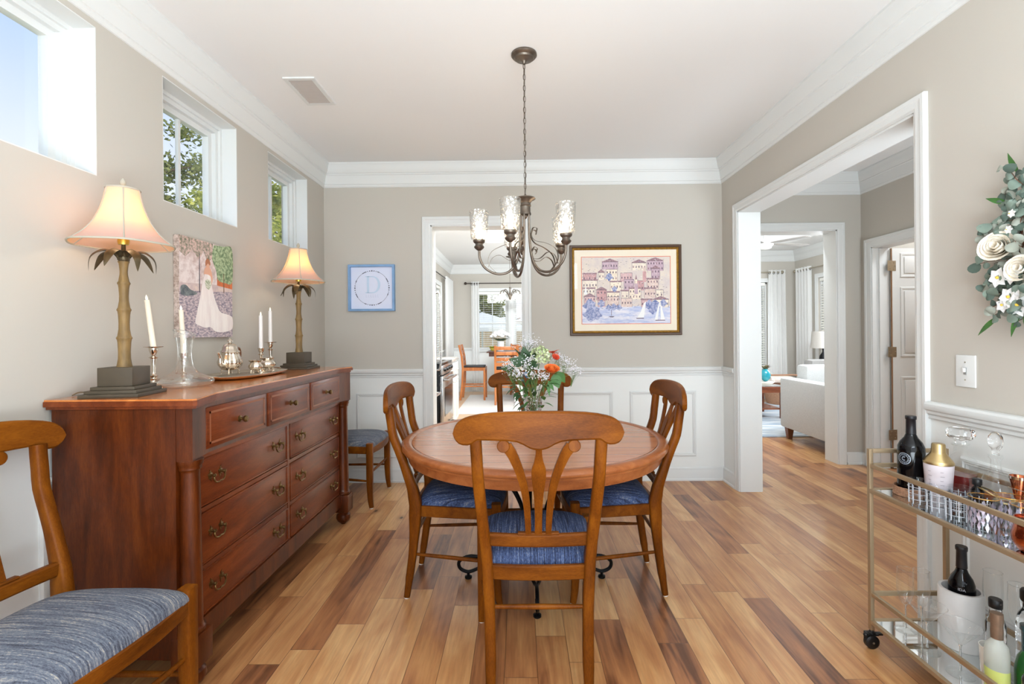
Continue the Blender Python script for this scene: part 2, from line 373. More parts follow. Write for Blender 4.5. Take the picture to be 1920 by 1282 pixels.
inlay = mat('light_inlay', (136, 74, 38), .35)
dark_groove = mat('dark_groove', (48, 22, 12), .6)
denim = fabric_mat('blue_tweed', [(20, 23, 38), (40, 52, 84), (70, 88, 128), (150, 150, 142)], 110, 420)
greyblue = fabric_mat('grey_blue_tweed', [(50, 50, 60), (84, 90, 104), (114, 118, 128), (180, 170, 152)], 110, 420)
brass_old = mat('antique_brass', (128, 104, 66), .35, 1, noise=.2, nscale=60)
iron = mat('black_wrought_iron', (22, 22, 24), .45, .7)
bronze = mat('aged_pewter_bronze', (118, 108, 98), .4, .85, noise=.25, nscale=30)
champ = mat('champagne_brass', (176, 154, 124), .4, .6)
nickel = mat('hinge_nickel', (176, 168, 150), .35, .9)
silver = mat('polished_silver', (222, 212, 198), .12, 1, noise=.12, nscale=25)
copper = mat('copper', (206, 120, 84), .18, 1)
black_rub = mat('black_rubber', (16, 16, 17), .35)
felt = mat('white_glide', (225, 222, 215), .6)
winglass = thin_glass('window_glass', (1, 1, 1), .25, 0, .02)
glass = thin_glass('clear_glass', (.985, .99, .99), .8, .04, .035)
for nd in glass.node_tree.nodes:
    if nd.type == 'MATH' and nd.operation == 'POWER': nd.inputs[1].default_value = 1.5
strong_glass = thin_glass('decanter_glass', (.965, .975, .975), 1.0, .03, .09)
for nd in strong_glass.node_tree.nodes:
    if nd.type == 'MATH' and nd.operation == 'POWER': nd.inputs[1].default_value = 1.3
tumbler_glass = thin_glass('tumbler_glass', (.99, .995, 1.0), .45, .05, .03)
cut_glass = crystal('cut_crystal', (250, 252, 255), 55, .8)
def clear_white(name, f, col=(240, 244, 252)):
    m, nt, b, out = newmat(name); nt.nodes.remove(b); tr = N(nt, 'ShaderNodeBsdfTransparent'); d = N(nt, 'ShaderNodeBsdfPrincipled'); d.inputs['Base Color'].default_value = lin(*col); d.inputs['Roughness'].default_value = .15
    mx = N(nt, 'ShaderNodeMixShader'); mx.inputs[0].default_value = f; nt.links.new(tr.outputs[0], mx.inputs[1]); nt.links.new(d.outputs[0], mx.inputs[2]); nt.links.new(mx.outputs[0], out.inputs[0]); return m
cutline = clear_white('cut_glass_lines', .55)
mirror = mat('mirror', (225, 228, 228), .03, 1)
# ================================================================== the setting
XL, XR, YB, ZC = -1.63, 1.675, 4.03, 2.64
YF = -1.6
FY, FX, FZ = 4.48, 3.13, 2.66           # foyer back wall, foyer right wall, foyer ceiling
LX, LY = 4.96, 8.8                      # living room
KX, KY = -1.47, 10.2                    # kitchen left wall, far wall

def wall(name, axis, p0, p1, a0, a1, z0, z1, holes=(), mats=(wall_paint,), zsplit=None, lowidx=1):
    # axis 'x': plane X=p0..p1, runs along Y; axis 'y': plane Y=p0..p1, runs along X
    A = sorted({a0, a1, *[h[0] for h in holes], *[h[1] for h in holes]}); Z = sorted({z0, z1, *[h[2] for h in holes], *[h[3] for h in holes], *([zsplit] if zsplit else [])})
    mb = MB()
    for i in range(len(A) - 1):
        for j in range(len(Z) - 1):
            ca, cz = (A[i] + A[i + 1]) / 2, (Z[j] + Z[j + 1]) / 2
            if any(h[0] < ca < h[1] and h[2] < cz < h[3] for h in holes): continue
            mb.mi = lowidx if (zsplit and cz < zsplit) else 0
            if axis == 'x': mb.box(p0, p1, A[i], A[i + 1], Z[j], Z[j + 1])
            else: mb.box(A[i], A[i + 1], p0, p1, Z[j], Z[j + 1])
    return struct(mb.build(name, list(mats), smooth=0))
two = (wall_paint, white_lower)
WZ0, WZ1 = 1.853, 2.426
WY = [(1.281, 1.860), (2.208, 2.790), (3.135, 3.717)]
wall('wall_left', 'x', XL - .2, XL, YF, YB + .16, 0, ZC, [(a, b, WZ0, WZ1) for a, b in WY], two, .9)
wall('wall_back', 'y', YB, YB + .16, XL, XR, 0, ZC, [(-.74, .022, 0, 2.13)], two, .9)
wall('wall_right', 'x', XR, XR + .16, YF, 4.655, 0, ZC, [(2.06, 3.735, 0, 2.147)], (wall_paint, white_lower), .9)
wall('wall_front', 'y', YF - .15, YF, XL - .2, 3.3, 0, 2.7, [(-1.3, 1.5, .5, 2.4), (1.95, 3.05, .4, 2.4)], two, .9)
struct(MB().box(-2, 5.2, -1.75, 10.6, ZC + .02, ZC + .14).build('ceiling', ceil_paint, smooth=0))
struct(MB().box(XL, XR + .16, YF, YB + .16, ZC, ZC + .02).build('ceiling_dining', ceil_paint, smooth=0))
struct(MB().box(-1.9, 5.2, -1.75, 4.19, -.1, 0).box(XR, 5.2, 4.19, 9, -.1, 0).build('floor', plank, smooth=0))
# tiled kitchen floor
tile = mat('terracotta_tile', (222, 190, 158), .35, noise=.1, nscale=2)
nt = tile.node_tree; br = nt.nodes.new('ShaderNodeTexBrick'); tcn = nt.nodes.new('ShaderNodeTexCoord')
br.offset = 0; br.inputs['Scale'].default_value = 1; br.inputs['Brick Width'].default_value = .33; br.inputs['Row Height'].default_value = .33; br.inputs['Mortar Size'].default_value = .006
br.inputs['Color1'].default_value = lin(226, 194, 160); br.inputs['Color2'].default_value = lin(214, 178, 144); br.inputs['Mortar'].default_value = lin(196, 172, 150)
nt.links.new(tcn.outputs['Object'], br.inputs[0]); nt.links.new(br.outputs[0], nt.nodes['Principled BSDF'].inputs['Base Color'])
struct(MB().box(-1.7, XR, 4.19, 10.35, -.1, 0).build('floor_kitchen', tile, smooth=0))
# foyer, closet, living room, kitchen shells
wall('wall_foyer_back', 'y', FY, FY + .175, XR + .16, 4.9, 0, FZ, [(1.95, 2.908, 0, 2.15)])
wall('wall_foyer_right', 'x', FX, FX + .14, YF, FY, 0, FZ, [(3.60, 4.345, 0, 1.965)])
tan = mat('closet_tan', (196, 166, 134), .8)
light('closet_fill_light', 'AREA', (3.9, 3.75, 2.55), L_CLOSET, COOL, .5, .5, to=(3.7, 4.3, 1.0))  # unseen fill added so the open door reads white
struct(MB().box(FX + .14, 4.6, 3.2, 3.25, 0, FZ).box(4.55, 4.6, 3.25, FY, 0, FZ).build('wall_closet', tan, smooth=0))
wall('wall_living_back', 'y', LY, LY + .15, XR - .1, LX + .15, 0, ZC, [(3.3, 4.46, .45, 2.1)])
wall('wall_living_right', 'x', LX, LX + .15, FY + .175, LY, 0, ZC, [(6.9, 8.12, .45, 2.1)])
wall('wall_kitchen_right', 'x', XR, XR + .16, 4.655, LY + .15, 0, ZC)
wall('wall_kitchen_right', 'x', XR, XR + .16, LY + .15, KY + .15, 0, ZC, [(9.1, 10.0, .85, 2.1)])
wall('wall_kitchen_left', 'x', KX - .15, KX, YB + .16, KY + .15, 0, ZC, [(6.95, 7.85, .95, 2.1), (8.05, 8.95, .5, 2.1)], two, .9)
wall('wall_kitchen_far', 'y', KY, KY + .15, KX, XR, 0, ZC, [(-.93, -.25, .86, 2.1), (-.15, .53, .86, 2.1)], two, .9)

# ---- mouldings. profile points are (inward, outward-along-normal)
CROWN = [(0, 0), (.074, 0), (.074, .012), (.068, .02), (.062, .045), (.054, .066), (.046, .08), (.04, .084), (.04, .092), (.034, .098), (.032, .106), (.026, .125), (.02, .15), (.017, .165), (.012, .168), (.012, .176), (.006, .188), (0, .19)]
def crown(name, path, z, closed=False):
    mb = MB().molding([(x, y, z) for x, y in path], (0, 0, -1), CROWN, closed); return struct(mb.build(name, white_paint, smooth=25))
crown('trim_1', [(XL, YF), (XL, YB), (XR, YB), (XR, YF)], ZC)
crown('trim_2', [(XR + .16, YF), (XR + .16, FY), (FX, FY), (FX, YF)], FZ)
crown('trim_3', [(XR + .16, FY + .175), (XR + .16, LY), (LX, LY), (LX, FY + .175)], ZC + .02)
crown('trim_4', [(KX, YB + .16), (KX, KY), (XR, KY), (XR, YB + .16)], ZC + .02)
RAIL = [(0, 0), (.010, 0), (.010, .012), (.018, .02), (.018, .03), (.026, .036), (.030, .046), (.030, .058), (.022, .066), (0, .068)]
def rail(name, path, z=.872):
    # normal up: lateral = up x dir, so the path runs anticlockwise seen from above
    return struct(MB().molding([(x, y, z) for x, y in path], (0, 0, 1), RAIL).build(name, white_paint, smooth=25))
BASE = [(0, 0), (.022, 0), (.022, .012), (.015, .02), (.013, .08), (.010, .09), (.010, .1), (.004, .11), (0, .11)]
def baseb(name, path):
    return struct(MB().molding([(x, y, 0) for x, y in path], (0, 0, 1), BASE).build(name, white_paint, smooth=25))
rail('trim_5', [(-.81, YB), (XL, YB), (XL, YF)]); rail('trim_6', [(XR, 3.795), (XR, YB), (.082, YB)]); rail('trim_7', [(XR, YF), (XR, 2.0)])
baseb('baseboard_left', [(-.81, YB), (XL, YB), (XL, YF)]); baseb('baseboard_back', [(XR, 3.795), (XR, YB), (.082, YB)]); baseb('baseboard_right', [(XR, YF), (XR, 2.0)])
baseb('baseboard_foyer', [(FX, 4.43), (FX, FY), (2.98, FY)]); baseb('baseboard_foyer_side', [(FX, YF), (FX, 3.52)])
baseb('baseboard_living', [(LX, FY + .2), (LX, LY), (XR + .16, LY)]); baseb('baseboard_kitchen', [(XR, 9.3), (XR, KY), (KX, KY), (KX, 7.0)])
rail('trim_8', [(XR, KY), (KX, KY), (KX, 9.0)], .85)
# casings: profile lateral from opening edge outward
def casing(name, axis, p, nsign, a0, a1, z1, w=.062, d=.02, closed=False, z0=0):
    PR = [(0, 0), (0, d * .55), (w * .12, d * .6), (w * .2, d * .75), (w * .6, d * .8), (w * .7, d), (w * .95, d), (w, d * .85), (w, 0)]
    f = (lambda a, z: (p, a, z)) if axis == 'x' else (lambda a, z: (a, p, z))
    n = (nsign, 0, 0) if axis == 'x' else (0, nsign, 0)
    path = [(a0, z0), (a0, z1), (a1, z1), (a1, z0)]
    # lateral = n x dir must point away from the opening on the first leg (dir +z)
    lat = Vector(n).cross(Vector((0, 0, 1))); want = -1
    comp = lat.y if axis == 'x' else lat.x
    if comp * want < 0: path = path[::-1]
    mb = MB().molding([f(*q) for q in path], n, PR, closed); return mb
def casing_obj(name, *a, **k): return struct(casing(name, *a, **k).build(name, white_paint, smooth=25))
def jamb(mb, axis, p0, p1, a0, a1, z1, t=.012):
    if axis == 'x': mb.box(p0, p1, a0, a0 + t, 0, z1).box(p0, p1, a1 - t, a1, 0, z1).box(p0, p1, a0, a1, z1 - t, z1)
    else: mb.box(a0, a0 + t, p0, p1, 0, z1).box(a1 - t, a1, p0, p1, 0, z1).box(a0, a1, p0, p1, z1 - t, z1)
    return mb
casing_obj('trim_9', 'y', YB, -1, -.74, .022, 2.13, .07)
struct(jamb(MB(), 'y', YB - .004, YB + .164, -.742, .024, 2.132).build('door_1', white_paint, smooth=0))
casing_obj('trim_10', 'x', XR, -1, 2.06, 3.735, 2.147, .06)
casing_obj('trim_11', 'x', XR + .16, 1, 2.06, 3.735, 2.147, .06)
struct(jamb(MB(), 'x', XR - .004, XR + .164, 2.058, 3.737, 2.149).build('door_2', white_paint, smooth=0))
casing_obj('trim_12', 'y', FY, -1, 1.95, 2.908, 2.15, .066)
struct(jamb(MB(), 'y', FY - .004, FY + .18, 1.948, 2.91, 2.152).build('door_3', white_paint, smooth=0))
casing_obj('trim_13', 'x', FX, -1, 3.60, 4.345, 1.965, .075)
struct(jamb(MB(), 'x', FX - .004, FX + .144, 3.598, 4.347, 1.967).box(FX + .05, FX + .09, 4.32, 4.336, 0, 1.95).build('door_4', white_paint, smooth=0))
casing_obj('trim_14', 'y', YB + .16, 1, -.74, .022, 2.13, .07)
# picture-frame panels on the wainscot
PP = [(0, 0), (0, .006), (.006, .012), (.014, .012), (.018, .008), (.024, .008), (.028, 0)]
def panel(name, axis, p, ns, a0, a1, z0=.2, z1=.74):
    f = (lambda a, z: (p, a, z)) if axis == 'x' else (lambda a, z: (a, p, z)); n = (ns, 0, 0) if axis == 'x' else (0, ns, 0)
    path = [f(a0, z0), f(a0, z1), f(a1, z1), f(a1, z0)]
    lat = Vector(n).cross(Vector((0, 0, 1))); c = lat.y if axis == 'x' else lat.x
    if c < 0: path = path[::-1]
    return struct(MB().molding(path, n, PP, True).build(name, white_paint, smooth=25))
panel('trim_15', 'y', YB, -1, -1.37, -.90); panel('trim_16', 'y', YB, -1, .15, .76); panel('trim_17', 'y', YB, -1, .90, 1.445)
panel('trim_18', 'x', XL, 1, .35, 1.38, .2, .75); panel('trim_19', 'x', XL, 1, 1.62, 2.6, .2, .75); panel('trim_20', 'x', XL, 1, 2.75, 3.9, .2, .75)
panel('trim_21', 'x', XR, -1, 1.05, 1.86, .2, .75); panel('trim_22', 'x', XR, -1, .1, .95, .2, .75)

# ---- clerestory windows on the left wall
def clerestory(n, y0, y1):
    mb = MB(); x0, x1 = XL - .2, XL - .083
    z0, z1 = WZ0, WZ1
    def ring(xa, xb, i, w):
        mb.box(xa, xb, y0 + i, y0 + i + w, z0 + i * .6, z1 - i).box(xa, xb, y1 - i - w, y1 - i, z0 + i * .6, z1 - i)
        mb.box(xa, xb, y0 + i + w, y1 - i - w, z1 - i - w, z1 - i).box(xa, xb, y0 + i + w, y1 - i - w, z0 + i * .6, z0 + i * .6 + w * .7)
    ring(x1 - .03, x1, 0, .022); ring(x1 - .05, x1 - .012, .022, .022); ring(x1 - .07, x1 - .035, .044, .03)
    w = struct(mb.build('window_%d' % n, white_paint, smooth=0))
    lb = MB(); lb.box(x1, XL - .0005, y0, y0 + .004, z0, z1).box(x1, XL - .0005, y1 - .004, y1, z0, z1).box(x1, XL - .0005, y0 + .004, y1 - .004, z1 - .004, z1).box(x1, XL - .0005, y0 + .004, y1 - .004, z0, z0 + .004); lb.build('reveal_lining', white_paint, w, 0)
    ym = (y0 + y1) / 2
    MB().box(x1 - .062, x1 - .046, ym - .009, ym + .009, z0 + .04, z1 - .07).build('muntin', white_paint, w, 0)
    MB().box(x1 - .056, x1 - .053, y0 + .07, y1 - .07, z0 + .045, z1 - .07).build('window_pane', winglass, w, 0)
for i, (a, b) in enumerate(WY): clerestory(i + 1, a, b)
# windowsill-level reveals are the wall itself

def big_window(n, axis, p, q, a0, a1, z0, z1, inward):
    # p = room face, q = outer face
    s = 1 if q > p else -1; mb = MB()
    def B(pa, pb, aa, ab, za, zb):
        mb.box(pa, pb, aa, ab, za, zb) if axis == 'x' else mb.box(aa, ab, pa, pb, za, zb)
    for (d0, d1, i, w) in ((.03, .09, 0, .03), (.05, .085, .03, .035)):
        B(p + s * d0, p + s * d1, a0 + i, a0 + i + w, z0 + i, z1 - i); B(p + s * d0, p + s * d1, a1 - i - w, a1 - i, z0 + i, z1 - i)
        B(p + s * d0, p + s * d1, a0, a1, z1 - i - w, z1 - i); B(p + s * d0, p + s * d1, a0, a1, z0 + i, z0 + i + w)
    zm = z0 + (z1 - z0) * .46; B(p + s * .045, p + s * .085, a0, a1, zm - .02, zm + .02)
    am = (a0 + a1) / 2; B(p + s * .06, p + s * .075, am - .009, am + .009, z0 + .05, z1 - .05)
    w = struct(mb.build('window_%d' % n, white_paint, smooth=0))
    g = MB(); (g.box(p + s * .066, p + s * .069, a0 + .06, a1 - .06, z0 + .06, z1 - .06) if axis == 'x' else g.box(a0 + .06, a1 - .06, p + s * .066, p + s * .069, z0 + .06, z1 - .06))
    g.build('window_pane', winglass, w, 0)
    # casing and sill
    cs = casing('', axis, p, -s, a0, a1, z1, .07, .018, False, z0); cs.build('window_casing', white_paint, w, 25)
    sm = MB(); (sm.box(p - s * .05, p + s * .03, a0 - .08, a1 + .08, z0 - .025, z0) if axis == 'x' else sm.box(a0 - .08, a1 + .08, p - s * .05, p + s * .03, z0 - .025, z0))
    sm.build('window_sill', white_paint, w, 0)
big_window(4, 'y', KY, KY + .15, -.93, -.25, .86, 2.1, -1); big_window(5, 'y', KY, KY + .15, -.15, .53, .86, 2.1, -1)
big_window(6, 'x', KX, KX - .15, 6.95, 7.85, .95, 2.1, 1); big_window(7, 'x', KX, KX - .15, 8.05, 8.95, .5, 2.1, 1)
big_window(8, 'y', LY, LY + .15, 3.3, 4.46, .45, 2.1, -1); big_window(9, 'x', LX, LX + .15, 6.9, 8.12, .45, 2.1, -1)
big_window(10, 'y', YF, YF - .15, -1.3, 1.5, .5, 2.4, 1); big_window(11, 'y', YF, YF - .15, 1.95, 3.05, .4, 2.4, 1)  # unseen front-wall windows, put in behind the camera to light the room
big_window(12, 'x', XR, XR + .15, 9.1, 10.0, .85, 2.1, 1)

# ---- door slab into closet
def six_panel(loc):
    t = MB(); W_, H_, T_ = .6, 1.94, .035
    t.box(0, W_, 0, T_, 0, H_)
    o = t.build('door_5', white_paint, smooth=0); o.location = loc; struct(o)
    MB().box(-.007, -.0005, .001, .012, .0, 1.94).build('wood_edge', mat('bare_wood_edge', (150, 112, 80), .6), o, 0)
    rows = [(.2, .80), (.99, 1.59), (1.69, 1.89)]; cols = [(.075, .255), (.345, .525)]
    for c in cols:
        for z0, z1 in rows:
            m = MB()
            m.molding([(c[0], 0, z0), (c[0], 0, z1), (c[1], 0, z1), (c[1], 0, z0)][::1], (0, -1, 0), [(-.012, 0), (-.010, .004), (0, .006), (.004, .006), (.008, 0)], True)
            m.rbox(c[0] + .028, c[1] - .028, -.006, .001, z0 + .028, z1 - .028, .005)
            m.build('door_panel', white_paint, o, 25)
    for z in (.25, .98, 1.74):
        h = MB(); h.box(-.052, -.012, -.0165, -.0145, z, z + .09).box(-.01, .03, -.003, .0, z, z + .09).lathe([(.006, z - .003), (.006, z + .093)], (-.012, -.009, 0), 10)
        for k in range(3):
            h.ico((.012 + (k % 2) * .01, -.003, z + .018 + k * .027), .004); h.ico((-.030 - (k % 2) * .01, -.0165, z + .018 + k * .027), .004)
        h.build('door_hinge', nickel, o, 30)
    k = MB().lathe([(.028, 0), (.028, -.006), (.010, -.012), (.010, -.03), (.026, -.04), (.028, -.055), (.018, -.066), (0, -.068)], (.545, 0, .95), 18, 'y'); k.build('door_knob', nickel, o)
six_panel((FX + .155, 4.312, .008))

# ---- ceiling vents, light switch
def vent(x0, x1, y0, y1, z, label, n=9):
    t = thing('ceiling_vent', label, 'vent', ((x0 + x1) / 2, (y0 + y1) / 2, z))
    a, b = (x1 - x0) / 2, (y1 - y0) / 2
    m = MB(); w = .022
    m.box(-a, -a + w, -b, b, -.008, 0).box(a - w, a, -b, b, -.008, 0).box(-a + w, a - w, -b, -b + w, -.008, 0).box(-a + w, a - w, b - w, b, -.008, 0)
    m.build('vent_frame', white_paint, t, 0)
    m = MB()
    for i in range(n):
        y = -b + w + (2 * b - 2 * w) * (i + .5) / n
        m.add([(-a + w, y - .010, -.001), (a - w, y - .010, -.001), (a - w, y + .004, -.007), (-a + w, y + .004, -.007), (-a + w, y - .008, -.001), (a - w, y - .008, -.001), (a - w, y + .006, -.007), (-a + w, y + .006, -.007)],
              [(0, 1, 2, 3), (7, 6, 5, 4), (3, 2, 6, 7)])
    m.build('vent_slats', mat('vent_grey', (186, 178, 172), .6), t, 0)
vent(-1.29, -1.115, 2.64, 2.955, ZC, 'white slatted air vent in the dining room ceiling beside the crown moulding', 14)
vent(-1.05, -.87, 6.35, 6.6, ZC + .02, 'small white air vent in the kitchen ceiling beyond the doorway', 8)
sw = thing('light_switch', 'white toggle light switch plate on the beige wall by the wide opening', 'light switch', (XR, 1.838, 1.075))
MB().rbox(-.006, 0, -.040, .040, -.060, .060, .003).build('switch_plate', white_paint, sw)
MB().box(-.0075, -.005, -.006, .006, -.013, .013).xf(Matrix.Identity(4)).build('toggle_slot', mat('slot_grey', (150, 150, 148), .5), sw, 0)
tg = MB().rbox(-.016, -.006, -.004, .004, -.004, .012, .0015); tg.build('toggle', white_paint, sw)
for z in (-.033, .033):
    MB().lathe([(.0028, -.0072), (.0028, -.005)], (0, 0, z), 10, 'x').build('screw', nickel, sw)
# ================================================================== dining table
tx, ty = .062, 2.440
T = thing('dining_table', 'round honey-stained dining table with plank-grooved top on black scrolled iron base', 'table', (tx, ty, 0))
def tabletop_mat():
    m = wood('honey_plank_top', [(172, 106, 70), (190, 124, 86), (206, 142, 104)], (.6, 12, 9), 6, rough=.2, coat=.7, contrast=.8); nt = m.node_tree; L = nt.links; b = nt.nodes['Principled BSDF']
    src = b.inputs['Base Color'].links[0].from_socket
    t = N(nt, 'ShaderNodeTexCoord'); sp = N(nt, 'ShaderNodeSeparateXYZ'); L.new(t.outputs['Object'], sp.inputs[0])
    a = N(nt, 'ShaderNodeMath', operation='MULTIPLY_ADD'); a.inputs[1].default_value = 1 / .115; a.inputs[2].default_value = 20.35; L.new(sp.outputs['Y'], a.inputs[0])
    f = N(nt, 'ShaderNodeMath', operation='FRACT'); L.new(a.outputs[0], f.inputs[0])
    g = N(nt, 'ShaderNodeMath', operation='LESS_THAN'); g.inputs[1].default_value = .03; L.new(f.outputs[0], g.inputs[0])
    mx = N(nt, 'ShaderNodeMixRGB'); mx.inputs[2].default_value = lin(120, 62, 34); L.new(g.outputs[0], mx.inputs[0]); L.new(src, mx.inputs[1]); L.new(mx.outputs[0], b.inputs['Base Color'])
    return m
top_planks = tabletop_mat()
R = .650
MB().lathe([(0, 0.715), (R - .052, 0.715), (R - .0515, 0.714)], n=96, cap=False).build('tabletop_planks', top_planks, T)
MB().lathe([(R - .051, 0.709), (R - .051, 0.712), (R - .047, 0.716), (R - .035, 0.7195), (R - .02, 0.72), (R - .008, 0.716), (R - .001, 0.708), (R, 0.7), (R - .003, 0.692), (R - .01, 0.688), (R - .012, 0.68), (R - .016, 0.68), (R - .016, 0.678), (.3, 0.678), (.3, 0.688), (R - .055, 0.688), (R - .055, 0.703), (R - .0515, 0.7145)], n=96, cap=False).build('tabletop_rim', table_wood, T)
MB().lathe([(R - .03, 0.68), (R - .032, 0.643), (R - .036, 0.636), (R - .055, 0.636), (R - .055, 0.68)], n=96, cap=False).build('apron', table_wood, T)
# iron base: ring plates and four S-scroll legs made of twin bars
MB().lathe([(0, .658), (.26, .658), (.26, .68), (0, .68)], n=40).build('mounting_plate', iron, T)
MB().lathe([(0, .30), (.05, .30), (.062, .315), (.05, .33), (0, .33)], n=24).build('collar', iron, T)
for q in range(4):
    a = PI / 2 * q + PI / 2 + PI
    M4 = Matrix.Rotation(a, 4, 'Z'); m = MB()
    main = bez([(.24, 0, .66), (.20, 0, .57), (.10, 0, .44), (.055, 0, .32), (.072, 0, .22), (.135, 0, .14), (.23, 0, .105), (.325, 0, .112), (.378, 0, .088), (.376, 0, .052), (.335, 0, .034), (.285, 0, .05)], 7)
    for dy in (-.022, .022):
        k = len(m.v); m.tube([(p.x, p.y + dy * (1 if p.x < .2 else max(0, 1 - (p.x - .2) / .08)), p.z) for p in main], .0085, 8); 
    sc = bez([(.145, 0, .135), (.13, 0, .19), (.17, 0, .24), (.215, 0, .22), (.205, 0, .18), (.18, 0, .185)], 6); m.tube(sc, .006, 6)
    m.xf(M4); m.build('leg', iron, T)
    f = MB().lathe([(.014, 0), (.018, .004), (.018, .012), (.007, .016), (.007, .03)], (.335, 0, 0), 14).xf(M4); f.build('foot', iron, T)

# ================================================================== chairs
def napoleon_chair(label, fabric, loc, rz, group=None):
    t = thing('dining_chair', label, 'chair', loc, rz, group)
    cw = chair_wood
    # rear post + leg: curve in y (lean) and x (splay)
    def postx(z): # half spacing of the post centre
        K = [(0, .166), (.12, .166), (.3, .170), (.45, .178), (.6, .190), (.75, .198), (.9, .204)]
        for i in range(len(K) - 1):
            if K[i][0] <= z <= K[i + 1][0]: u = (z - K[i][0]) / (K[i + 1][0] - K[i][0]); return K[i][1] * (1 - u) + K[i + 1][1] * u
        return K[-1][1]
    def posty(z):
        K = [(0, -.238), (.08, -.226), (.2, -.208), (.32, -.196), (.44, -.19), (.52, -.203), (.64, -.242), (.76, -.286), (.88, -.303), (.92, -.306)]
        for i in range(len(K) - 1):
            if K[i][0] <= z <= K[i + 1][0]:
                u = (z - K[i][0]) / (K[i + 1][0] - K[i][0]); return K[i][1] * (1 - u) + K[i + 1][1] * u
        return K[-1][1]
    zs = [.006, .05, .1, .16, .22, .28, .34, .4, .44, .48, .52, .58, .64, .7, .76, .82, .86, .894]
    pts0 = bez([(0, posty(z), z) for z in zs], 2)
    for s in (-1, 1):
        m = MB(); P = [(s * postx(p.z), p.y, p.z) for p in pts0]; n = len(P)
        def sec(u, P=P, n=n):
            z = P[min(n - 1, round(u * (n - 1)))][2]
            w = .037 if z > .1 else .029 + .08 * z; d = .034 + .022 * math.exp(-((z - .42) / .14) ** 2)
            if z < .1: d = .026 + .05 * z
            return rrect(w, d, .006)
        # side axis: up = y so 'a' is along x
        m.sweep(P, sec, up=(0, 1, 0)); leg = m.build('leg', cw, t, 50)
        MB().lathe([(.012, 0), (.012, .007)], (s * .166, -.238, 0), 14).build('glide', felt, leg)
        MB().lathe([(.0055, -.004), (.006, -.001), (.004, .002), (0, .003)], (s * (postx(.50)), posty(.50) - .021, .56), 10, 'y').build('screw_plug', mahog, leg)
        # front leg, square, tapering with a slight sabre curve
        m = MB(); P = bez([(s * .232, .20, .006), (s * .229, .192, .06), (s * .226, .188, .14), (s * .224, .187, .24), (s * .224, .187, .36), (s * .224, .187, .458)], 4); n = len(P)
        m.sweep(P, lambda u: rrect(.027 + .015 * min(1, u * 1.8), .027 + .015 * min(1, u * 1.8), .005), up=(0, 1, 0)); leg = m.build('leg', cw, t, 50)
        MB().lathe([(.012, 0), (.012, .007)], (s * .232, .20, 0), 14).build('glide', felt, leg)
    # plan bow of the back (centre further back)
    bow = lambda x, k=.034: -k * (1 - (x / .27) ** 2)
    def strip(name, xs, top, bot, yb, th, matl, zl=None):
        vs = []; fs = []; m = MB()
        for x in xs:
            tz, bz = top(x), bot(x); c = (tz + bz) / 2; h = max((tz - bz) / 2, .0015)
            y = yb + bow(x)
            r = min(.006, h * .8); ring = [(-th / 2, -h + r), (-th / 2 + r * .8, -h), (th / 2 - r * .8, -h), (th / 2, -h + r), (th / 2, h - r), (th / 2 - r * .8, h), (-th / 2 + r * .8, h), (-th / 2, h - r)]
            vs += [(x, y + a - (c + b - .9) * .12 * 0, c + b) for a, b in ring]
        n = len(xs)
        for k in range(n - 1):
            for i in range(8): j = (i + 1) % 8; fs.append((k * 8 + i, k * 8 + j, (k + 1) * 8 + j, (k + 1) * 8 + i))
        fs.append(tuple(range(8))[::-1]); fs.append(tuple((n - 1) * 8 + i for i in range(8)))
        m.add(vs, fs); return m.build(name, matl, t, 35)
    Wc = .277
    def interp(K):
        def f(x):
            x = abs(x)
            for i in range(len(K) - 1):
                if K[i][0] <= x <= K[i + 1][0]:
                    u = (x - K[i][0]) / (K[i + 1][0] - K[i][0]); u = u * u * (3 - 2 * u) if len(K[i]) > 2 else u
                    return K[i][1] * (1 - u) + K[i + 1][1] * u
            return K[-1][1]
        return f
    topf = interp([(0, .985), (.05, .9846), (.10, .983), (.15, .9795), (.19, .974), (.22, .967), (.24, .960), (.255, .951), (.265, .942), (.273, .929), (.277, .911)])
    botf = interp([(0, .862), (.012, .8625), (.03, .868), (.05, .879), (.07, .887), (.10, .8905), (.15, .891), (.195, .8905), (.204, .886), (.214, .878), (.228, .873), (.245, .873), (.258, .877), (.268, .886), (.274, .897), (.277, .909)])
    xs = [i * .01 for i in range(20)] + [.195, .2, .204, .209, .214, .22, .228, .236, .245, .252, .258, .263, .268, .271, .274, .276, .277]
    xs = [-x for x in xs[::-1] if x > 0] + xs
    strip('crest_rail', xs, topf, botf, -.301, .022, chair_wood_h)
    # lower rail with raised shoe
    xs = [i * .0175 for i in range(-10, 11)]
    strip('lower_rail', xs, lambda x: .545, lambda x: .502, -.180, .022, chair_wood_h)
    strip('splat_shoe', [i * .01 for i in range(-7, 8)], lambda x: .552, lambda x: .542, -.180, .020, chair_wood_h)
    # vase splat and two scrolled slats
    yb = lambda z: -.180 - .034 + (z - .54) / (.88 - .54) * (-.121)
    def flat(name, L, Rr):
        m = MB(); vs = []; fs = []; n = len(L)
        for (xl, z), (xr, z2) in zip(L, Rr):
            y = yb((z + z2) / 2) + (bow((xl + xr) / 2) + .034)
            for x, dy, zz in ((xl, -.007, z), (xr, -.007, z2), (xr, .007, z2), (xl, .007, z)): vs.append((x, y + dy, zz))
        for k in range(n - 1):
            for i in range(4): j = (i + 1) % 4; fs.append((k * 4 + i, k * 4 + j, (k + 1) * 4 + j, (k + 1) * 4 + i))
        fs.append((3, 2, 1, 0)); fs.append(tuple((n - 1) * 4 + i for i in range(4))); m.add(vs, fs); return m
    W = [(.542, .0125), (.62, .0125), (.69, .0155), (.74, .021), (.765, .0235), (.785, .0235), (.80, .021), (.82, .015), (.845, .0105), (.87, .0100)]
